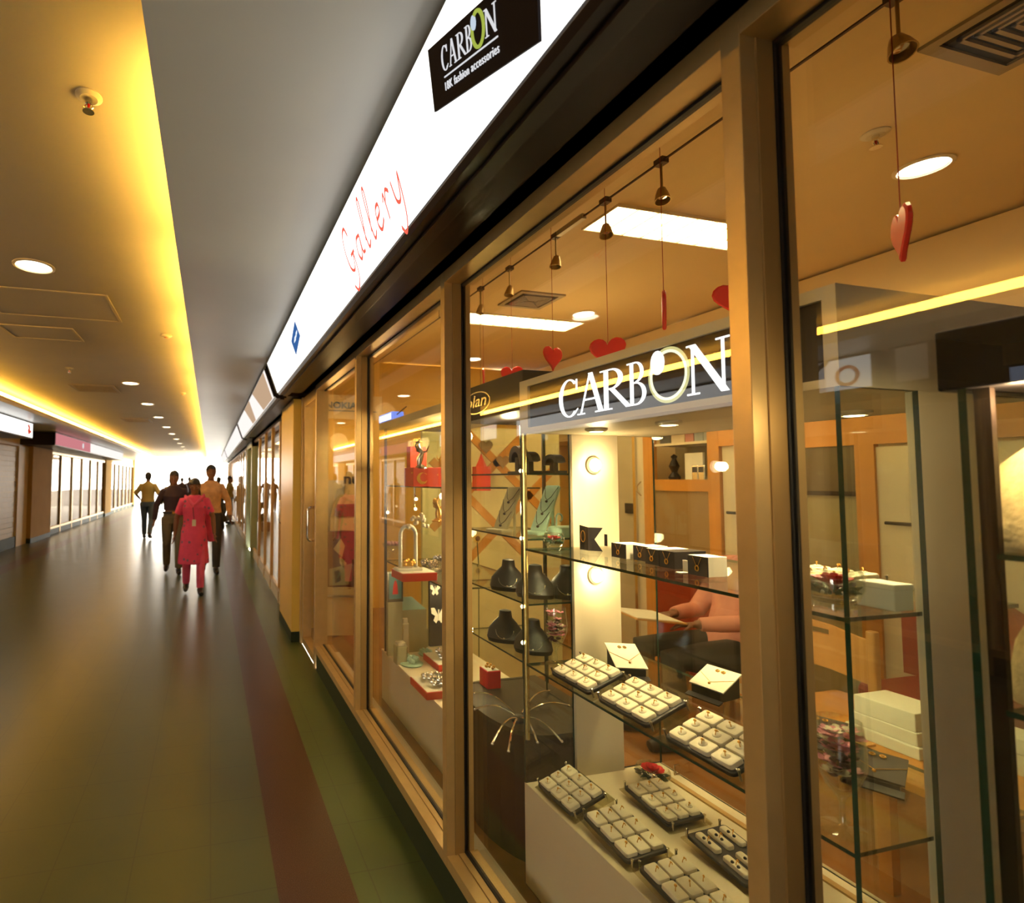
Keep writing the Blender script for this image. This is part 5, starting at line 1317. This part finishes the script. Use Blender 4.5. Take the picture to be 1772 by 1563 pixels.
# ------------------------------------------------------------------ people
M['skin'] = mat('brown_skin', (.20, .085, .042), .5, var=.06)
M['hair'] = mat('black_hair', (.010, .008, .008), .45, var=.2, vscale=60)
M['eye'] = mat('eye_white', (.55, .50, .44), .3, var=0)
def ell(c, rx, ry, rot=0, n=18, z=None):
    return [Vector((c[0]+rx*cos(a)*cos(rot)-ry*sin(a)*sin(rot), c[1]+rx*cos(a)*sin(rot)+ry*sin(a)*cos(rot), c[2])) for a in [2*pi*k/n for k in range(n)]]
def hand(mb, wrist, elbow, side, s=1.0, curl=.5):
    w, e = Vector(wrist), Vector(elbow); d = (w-e).normalized()
    fwd = Vector((0, -1, 0)); across = (fwd-d*fwd.dot(d)).normalized(); pal = d.cross(across)*side
    R = []
    for q, wd, th in ((-.02, .024, .018), (.02, .033, .016), (.06, .040, .014), (.085, .038, .012)):
        c = w+d*q*s; R.append([c+across*wd*s*cos(a)+pal*th*s*sin(a) for a in [2*pi*k/12 for k in range(12)]])
    mb.loft(R)
    for k, L in enumerate((.062, .072, .066, .050)):
        b = w+d*.082*s+across*(.028-.0185*k)*s; p = [b-d*.012*s]
        dd = d.copy()
        for j in range(3):
            dd = (dd+(-pal)*curl*.45).normalized()
            p.append(p[-1]+dd*L*s*(.46, .36, .30)[j])
        mb.tube(p, [.0095*s, .009*s, .008*s, .006*s], 8)
    b = w+d*.03*s+across*.030*s
    mb.tube([b, b+(across*.7+d*.6-pal*.3).normalized()*.035*s, b+(across*.5+d*.9-pal*.5).normalized()*.065*s], [.012*s, .0105*s, .007*s], 8)
def head(mb, c, s=1.0, yaw=0., nod=0.):
    """c: centre of the skull; face towards local -y"""
    H = Matrix.Translation(c) @ Matrix.Rotation(yaw, 4, 'Z') @ Matrix.Rotation(nod, 4, 'X') @ Matrix.Scale(s, 4)
    m = MB(); R = []
    for z, rx, ry, cy in ((-.118, .022, .020, -.062), (-.112, .036, .036, -.052), (-.09, .052, .062, -.030), (-.06, .060, .076, -.014), (-.02, .068, .086, -.004), (.02, .073, .094, .002), (.06, .073, .094, .006), (.09, .060, .078, .010), (.108, .036, .048, .012), (.114, .010, .014, .012)):
        R.append(ell((0, cy, z), rx, ry, 0, 20))
    m.loft(R)
    m.tube([(0, -.088, .018), (0, -.103, -.012), (0, -.108, -.030), (0, -.090, -.038)], [.007, .010, .014, .006], 8)      # nose
    for q in (-1, 1):
        m.tube([(q*.052, -.070, .030), (q*.030, -.088, .034), (q*.010, -.088, .028)], [.006, .008, .006], 6)               # brow ridge
        m.sphere((q*.045, -.064, -.028), (.020, .018, .018), 10, 8)
        m.sphere((q*.074, .004, -.004), (.010, .020, .032), 10, 8)                                                         # ear
    m.tube([(-.026, -.080, -.066), (0, -.090, -.063), (.026, -.080, -.066)], [.004, .008, .004], 8)
    m.tube([(-.022, -.080, -.075), (0, -.089, -.076), (.022, -.080, -.075)], [.004, .008, .004], 8)
    m.sphere((0, -.070, -.104), (.022, .018, .016), 10, 8)
    m.xf(H)
    return H, m
def person(label, loc, rz, h, pose, clothes, fine=False, bodyname='person'):
    s = h/1.70
    t = thing('person', label, 'person', loc, rz)
    J = dict(pose)
    P = lambda k: Vector(J[k])*s
    b = MB()
    tors = J.get('torso') or [(.0, .0, .86, .135, .10), (0, 0, .94, .160, .112), (0, .0, 1.04, .140, .10), (0, -.005, 1.15, .145, .105), (0, -.01, 1.27, .160, .115), (0, .0, 1.345, .150, .10), (0, .01, 1.405, .110, .078), (0, .012, 1.45, .062, .058)]
    b.loft([ell((x*s, y*s, z*s), rx*s, ry*s) for x, y, z, rx, ry in tors])
    for q, sd in (('L', 1), ('R', -1)):
        b.tube([P('hip'+q)+Vector((0, 0, .05*s)), P('hip'+q), (P('hip'+q)*.5+P('knee'+q)*.5), P('knee'+q), P('knee'+q)*.65+P('ank'+q)*.35, P('ank'+q)], [.085*s, .088*s, .070*s, .052*s, .052*s, .036*s], 14)
        tx = Vector((J['toe'+q][0], J['toe'+q][1], J['toe'+q][2]))*s
        b.tube([P('ank'+q)+Vector((0, 0, .01*s)), P('ank'+q)-Vector((0, 0, .035*s))], .036*s, 10)
        heel = P('ank'+q)+(P('ank'+q)-tx)*.28; heel.z = P('ank'+q).z-.05*s
        b.tube([heel, P('ank'+q)*.5+tx*.5-Vector((0, 0, .02*s)), tx], [.030*s, .036*s, .022*s], 10)
        b.tube([P('sh'+q)+Vector((-sd*.05*s, 0, .0)), P('sh'+q), P('sh'+q)*.5+P('el'+q)*.5, P('el'+q), P('el'+q)*.6+P('wr'+q)*.4, P('wr'+q)], [.055*s, .055*s, .047*s, .037*s, .036*s, .025*s], 12)
        hand(b, P('wr'+q), P('el'+q), sd, s, J.get('curl', .5))
    hc = P('head')
    b.tube([P('neck'), P('neck')*.4+hc*.6-Vector((0, -.01*s, .03*s)), hc-Vector((0, -.015*s, .06*s))], [.062*s, .052*s, .054*s], 12)
    H, hm = head(b, hc, s*1.0, J.get('hyaw', 0), J.get('nod', 0))
    b.add(hm.v, hm.f)
    body = remesh(b, .0055 if fine else .010, 2).build('body', M['skin'], t, smooth=True, local=True)
    # eyes, hair
    if fine:
        for q in (-1, 1):
            e = MB(); e.sphere((q*.030, -.084, .014), (.013, .008, .007), 10, 8); e.xf(H); ey = e.build('eye', M['eye'], t, smooth=True, local=True)
            e = MB(); e.sphere((q*.030, -.0905, .014), (.006, .003, .006), 8, 6); e.xf(H); e.build('iris', M['ink'], ey, smooth=True, local=True)
            e = MB(); e.tube([(q*.014, -.093, .034), (q*.032, -.092, .040), (q*.050, -.078, .034)], [.002, .004, .002], 6); e.xf(H); e.build('eyebrow', M['hair'], t, local=True)
        e = MB(); e.tube([(-.022, -.089, -.070), (0, -.0975, -.069), (.022, -.089, -.070)], [.002, .005, .002], 8); e.xf(H); e.build('lips', mat('lips_'+bodyname, (.22, .06, .05), .4), t, local=True)
    hr = MB(); R = []
    for z, rx, ry, cy in ((-.075, .066, .050, .040), (-.03, .078, .068, .032), (.0, .082, .078, .024), (.03, .083, .093, .012), (.05, .083, .101, .006), (.085, .070, .088, .012), (.11, .046, .058, .014), (.124, .012, .016, .014)):
        R.append(ell((0, cy, z), rx, ry, 0, 20))
    hr.loft(R)
    if clothes.get('longhair'):
        hr.tube([(0, .08, .02), (.03, .10, -.06), (.055, .085, -.14), (.06, .07, -.22)], [.045, .036, .030, .012], 10)
    hr.xf(H); (remesh(hr, .008, 2) if fine else hr).build('hair', M['hair'], t, smooth=True, local=True)
    # clothing
    def tube_set(keys, extra, rad):
        for q in ('L', 'R'):
            pts = [P(k+q) for k in keys]; yield q, pts
    tp = clothes.get('top')
    if tp:
        c = MB(); zb = tp.get('hem', .86)
        rings = [ell((x*s, y*s, z*s), (rx+.018)*s, (ry+.018)*s) for x, y, z, rx, ry in tors if z >= zb-.001]
        if tp.get('rings'): rings = [ell((x*s, y*s, z*s), rx*s, ry*s, 0, 18) for x, y, z, rx, ry in tp['rings']]+[r for r, q in zip(rings, [q for q in tors if q[2] >= zb-.001]) if q[2] > tp['rings'][-1][2]]
        c.loft(rings)
        for q, sd in (('L', 1), ('R', -1)):
            f = tp.get('sleeve', 1.)
            sh, el, wr = P('sh'+q), P('el'+q), P('wr'+q)
            pts = [sh+Vector((-sd*.06*s, 0, .0)), sh+Vector((0, 0, .004*s)), sh*.5+el*.5] + ([el, el*.5+wr*.5, wr*.92+el*.08] if f >= 1 else ([el] if f > .6 else [sh*.25+el*.75]))
            c.tube(pts, [x*s for x in ([.064, .066, .060, .052, .046, .038] if f >= 1 else [.070, .074, .066, .060])[:len(pts)]], 14)
        remesh(c, .007 if fine else .011, 2).build(tp['name'], tp['mat'], t, smooth=True, local=True)
    bt = clothes.get('bottom')
    if bt:
        c = MB(); wd = bt.get('w', 1.)
        hip = (P('hipL')+P('hipR'))/2
        if J.get('torso') is None:
            c.loft([ell((0, 0, .82*s), .150*s, .115*s), ell((0, 0, .92*s), .172*s, .125*s), ell((0, 0, 1.0*s), .158*s, .116*s)])
        for q in ('L', 'R'):
            hp, kn, an = P('hip'+q), P('knee'+q), P('ank'+q)
            end = an*(bt.get('len', .97))+kn*(1-bt.get('len', .97))
            c.tube([hp+Vector((0, 0, .05*s)), hp, hp*.5+kn*.5, kn, kn*.5+an*.5, end], [x*s*wd for x in (.098, .102, .088, .070, .066, .058)], 14)
        remesh(c, .008 if fine else .012, 2).build(bt['name'], bt['mat'], t, smooth=True, local=True)
    if clothes.get('shoes'):
        for q in ('L', 'R'):
            an = P('ank'+q); tx = Vector(J['toe'+q])*s; heel = an+(an-tx)*.30; heel.z = an.z-.045*s
            c = MB(); c.tube([heel+Vector((0, 0, .012*s)), an*.55+tx*.45-Vector((0, 0, .020*s)), tx+(tx-an)*.06], [.036*s, .046*s, .030*s], 12)
            c.tube([an-Vector((0, 0, .04*s)), an+Vector((0, 0, .0))], .045*s, 10)
            remesh(c, .008, 2).build('shoe', clothes['shoes'], t, smooth=True, local=True)
    if clothes.get('belt'):
        MB().lathe([(.160*s, 0), (.178*s, 0), (.178*s, .032*s), (.160*s, .032*s)], (0, 0, .985*s), 24).xf(Matrix.Scale(.74, 4, (0, 1, 0))).build('belt', M['tray'], t, local=True)
        MB().box((-.022*s, -.138*s, .985*s), (.022*s, -.128*s, 1.019*s)).build('buckle', M['gold'], t, local=True)
    return t, H, s
def stand(stride=.0, lift=.0, lean=0., arms=((.25, -.02, 1.12, .27, -.10, .87), (-.25, .03, 1.12, -.26, .02, .87)), **kw):
    J = dict(hipL=(.092, 0, .88), hipR=(-.092, 0, .88),
        kneeL=(.098, -.02-stride*.55, .485), ankL=(.095, .03-stride, .085), toeL=(.105, -.13-stride, .035),
        kneeR=(-.098, -.03+stride*.25, .485), ankR=(-.095, .03+stride, .085+lift), toeR=(-.105, -.12+stride, .035+lift*.25),
        shL=(.158, 0, 1.350), shR=(-.158, 0, 1.350), elL=arms[0][:3], wrL=arms[0][3:], elR=arms[1][:3], wrR=arms[1][3:],
        neck=(0, .012, 1.43), head=(0, -.012, 1.585))
    J.update(kw); return J
def kurta_mat():
    m = mat('pink_printed_cotton', (.80, .075, .19), .75, var=.10, vscale=9); nt = m.node_tree; N = nt.nodes.new; L = nt.links.new
    p = nt.nodes['Principled BSDF']; src = p.inputs['Base Color'].links[0].from_socket
    tc = N('ShaderNodeTexCoord'); v = N('ShaderNodeTexVoronoi'); v.inputs['Scale'].default_value = 11; v.inputs['Randomness'].default_value = .55
    L(tc.outputs['Object'], v.inputs['Vector'])
    lt = N('ShaderNodeMath'); lt.operation = 'LESS_THAN'; lt.inputs[1].default_value = .20; L(v.outputs['Distance'], lt.inputs[0])
    mx = N('ShaderNodeMix'); mx.data_type = 'RGBA'; L(lt.outputs[0], mx.inputs[0]); L(src, mx.inputs[6]); mx.inputs[7].default_value = (.22, .12, .20, 1)
    L(mx.outputs[2], p.inputs['Base Color']); return m
PINK = kurta_mat(); M['pink'] = mat('pink_cotton', (.86, .12, .26), .75, var=.1)
M['plum'] = mat('plum_shirt', (.035, .014, .026), .7, var=.2); M['khakitrouser'] = mat('olive_grey_trousers', (.12, .098, .065), .75, var=.1)
M['shoe'] = mat('dark_shoe', (.014, .010, .008), .35)
# woman in pink, walking towards the viewer
wl = (-.205, 7.95, 0)
pose = stand(.16, .03, arms=((.27, -.01, 1.12, .285, -.11, .88), (-.25, .05, 1.11, -.275, .03, .865)), nod=.20, hyaw=-.12)
# legs under the kurta: near foot on its left
tW, H, s = person('woman in long pink printed tunic and pink trousers walking, hair tied back', wl, radians(4), 1.62, pose,
    dict(top=dict(name='tunic', mat=PINK, hem=1.03, sleeve=.5, rings=[(0, -.01, .44, .225, .175), (0, -.01, .47, .228, .178), (0, -.005, .62, .215, .165), (0, 0, .80, .195, .150), (0, 0, .93, .185, .138), (0, 0, 1.02, .160, .120)]),
         bottom=dict(name='trousers', mat=M['pink'], w=.92), shoes=M['shoe'], longhair=True), True, 'w')
d = MB()
d.tube([(-.14*s, .03*s, 1.43*s), (-.10*s, -.085*s, 1.40*s), (-.02*s, -.140*s, 1.29*s), (.06*s, -.12*s, 1.36*s), (.13*s, -.03*s, 1.44*s), (.15*s, .09*s, 1.38*s)], [.030*s, .036*s, .040*s, .038*s, .034*s, .03*s], 12, flat=.55)
d.tube([(.15*s, .09*s, 1.38*s), (.20*s, .13*s, 1.20*s), (.24*s, .12*s, .95*s), (.27*s, .10*s, .74*s)], [.03*s, .05*s, .06*s, .055*s], 12, flat=.35)
remesh(d, .008, 2).build('scarf', M['pink'], tW, smooth=True, local=True)
g = MB(); g.tube([(-.03*s, -.150*s, 1.27*s), (-.012*s, -.155*s, 1.10*s)], .005*s, 6); g.build('lanyard', M['ink'], tW, local=True)
MB().box((-.038*s, -.172*s, 1.0*s), (.016*s, -.163*s, 1.095*s)).build('name_card', M['paper'], tW, local=True)
# man in plum shirt
pose = stand(.17, .03, arms=((.245, .02, 1.12, .26, -.10, .87), (-.27, .05, 1.12, -.30, .02, .86)), nod=.05)
person('man in dark plum shirt and olive-grey trousers walking beside the woman in pink', (-.60, 9.75, 0), radians(4), 1.755, pose,
    dict(top=dict(name='shirt', mat=M['plum'], hem=1.0), bottom=dict(name='trousers', mat=M['khakitrouser'], w=1.02), shoes=M['shoe'], belt=True), True, 'm')
M['peach'] = mat('peach_checked_shirt', (.66, .36, .15), .7, var=.18, vscale=14); M['darktr'] = mat('dark_trousers', (.03, .026, .024), .75)
person('tall man in peach shirt half hidden behind the woman in pink', (.02, 9.6, 0), radians(2), 1.86, stand(.12, .02, arms=((.27, .0, 1.12, .30, -.10, .88), (-.25, .03, 1.12, -.26, .0, .87))),
    dict(top=dict(name='shirt', mat=M['peach'], hem=.94), bottom=dict(name='trousers', mat=M['darktr'], w=1.02), shoes=M['shoe']))
M['mustard'] = mat('mustard_shirt', (.58, .42, .12), .7); M['bluetr'] = mat('blue_jeans', (.09, .13, .20), .7)
person('man in mustard shirt with bent arm walking away at left of the group', (-1.62, 15.4, 0), radians(176), 1.80, stand(.18, .05, arms=((.30, .02, 1.15, .22, -.12, 1.02), (-.29, .06, 1.14, -.24, -.10, .98))),
    dict(top=dict(name='shirt', mat=M['mustard'], hem=.94, sleeve=.7), bottom=dict(name='trousers', mat=M['bluetr'], w=1.02), shoes=M['shoe']))
person('person in pale yellow top just right of the man in mustard', (-1.12, 17.0, 0), radians(182), 1.68, stand(.14, .03),
    dict(top=dict(name='shirt', mat=mat('pale_yellow_top', (.62, .52, .24), .7), hem=.94), bottom=dict(name='trousers', mat=M['darktr']), shoes=M['shoe']))
for x, y, hh, lb in ((-1.30, 27.0, 1.70, 'dark distant figure left of the far pair, against the bright exit'), (-.98, 27.6, 1.74, 'dark distant figure right of the far pair, against the bright exit')):
    person(lb, (x, y, 0), radians(180), hh, stand(.12, .03), dict(top=dict(name='shirt', mat=M['plum'], hem=.94), bottom=dict(name='trousers', mat=M['darktr']), shoes=M['shoe']))
person('person in cream top with red scarf standing with back turned near the right shopfronts', (.30, 19.2, 0), radians(160), 1.70, stand(.05, 0, arms=((.22, .0, 1.12, .12, -.15, 1.02), (-.22, .0, 1.12, -.12, -.15, 1.02))),
    dict(top=dict(name='top', mat=mat('cream_top', (.66, .55, .26), .7), hem=.94, sleeve=.7), bottom=dict(name='trousers', mat=M['darktr']), shoes=M['shoe']))
person('man in olive shirt and blue jeans leaning by the far right shopfronts', (.70, 20.0, 0), radians(75), 1.74, stand(.04, 0),
    dict(top=dict(name='shirt', mat=mat('olive_shirt', (.36, .28, .08), .7), hem=.94, sleeve=.7), bottom=dict(name='trousers', mat=mat('pale_jeans', (.24, .28, .34), .7)), shoes=M['shoe']))
# crouching figure with bag
def seat_pose(hipz, kz, ky, ay, lean, arms, **kw):
    J = dict(hipL=(.10, .0, hipz), hipR=(-.10, .0, hipz), kneeL=(.13, ky, kz), kneeR=(-.13, ky, kz), ankL=(.12, ay, .085), ankR=(-.12, ay, .085), toeL=(.13, ay-.16, .035), toeR=(-.13, ay-.16, .035))
    def tz(y, z, rx, ry): return (0, y+lean*(z), hipz+z, rx, ry)
    J['torso'] = [tz(.03, -.07, .140, .11), tz(.02, .03, .165, .125), tz(.01, .14, .145, .112), tz(.0, .26, .145, .108), tz(0, .39, .165, .115), tz(0, .48, .165, .10), tz(.01, .53, .12, .075), tz(.012, .56, .07, .06)]
    sz = hipz+.495; sy = lean*.495
    J.update(shL=(.165, sy, sz), shR=(-.165, sy, sz), neck=(0, sy+.02, hipz+.54), head=(0, lean*.70-.012, hipz+.70), elL=arms[0][:3], wrL=arms[0][3:], elR=arms[1][:3], wrR=arms[1][3:]); J.update(kw); return J
person('crouching person in dark clothes beside a brown bag on the red stripe', (.36, 17.6, 0), radians(-20), 1.68, seat_pose(.34, .52, -.36, -.12, -.30, ((.24, -.32, .60, .14, -.45, .40), (-.24, -.32, .60, -.14, -.45, .40))),
    dict(top=dict(name='shirt', mat=M['darktr'], hem=.20), bottom=dict(name='trousers', mat=M['darktr'], w=1.0), shoes=M['shoe']))
t = thing('bag', 'brown rounded bag on the floor beside the crouching person', 'bag', (.10, 16.9, 0))
MB().rbox((-.04, 16.78, 0), (.24, 17.0, .30), .09, 5).build('body', mat('brown_leather', (.16, .06, .03), .35), t, smooth=True)
MB().tube([(.01+.09-.09*cos(a), 16.89, .28+.16*sin(a)) for a in [pi*k/10 for k in range(11)]], .010, 8).build('strap', M['tray'], t, smooth=True)
# seated person in the shop
M['pinkshirt'] = mat('salmon_shirt', (.66, .27, .19), .7, var=.1)
SX, SY = 2.94, 2.52
px_ = seat_pose(.50, .50, -.44, -.42, .34, ((.21, -.06, .72, .14, -.30, .70), (-.22, -.02, .70, -.08, -.28, .71)), hyaw=.1, nod=.35)
tS, H, s = person('seated person in salmon shirt and dark trousers reading papers behind the case', (SX, SY, .125), radians(-100), 1.66, px_,
    dict(top=dict(name='shirt', mat=M['pinkshirt'], hem=.36), bottom=dict(name='trousers', mat=M['darktr'], w=1.05), shoes=M['shoe']), True, 's')
t = thing('wooden_stool', 'curved wooden seat under the person reading behind the case', 'stool', (SX, SY, .125))
R = Matrix.Translation((SX, SY, 0)) @ Matrix.Rotation(radians(-100), 4, 'Z')
MB().rbox((-.22, -.20, .515), (.22, .20, .545), .12, 6).xf(R).build('seat', M['lightwood'], t, smooth=True)
for x in (-.15, .15):
    for y in (-.14, .14): MB().tube([(x, y, .515), (x*1.15, y*1.15, .125)], .016, 8).xf(R).build('leg', M['lightwood'], t)
t = thing('papers', 'clipboard with white papers held on the lap of the seated person', 'papers', (SX-.42, SY, .80))
P0 = R @ Matrix.Translation((0, -.46, .825)) @ Matrix.Rotation(radians(-6), 4, 'X')
MB().box((-.12, -.19, 0), (.16, .10, .008)).xf(P0).build('clipboard', M['lightwood'], t)
MB().box((-.11, -.18, .008), (.15, .08, .012)).xf(P0).build('sheet', M['paper'], t)
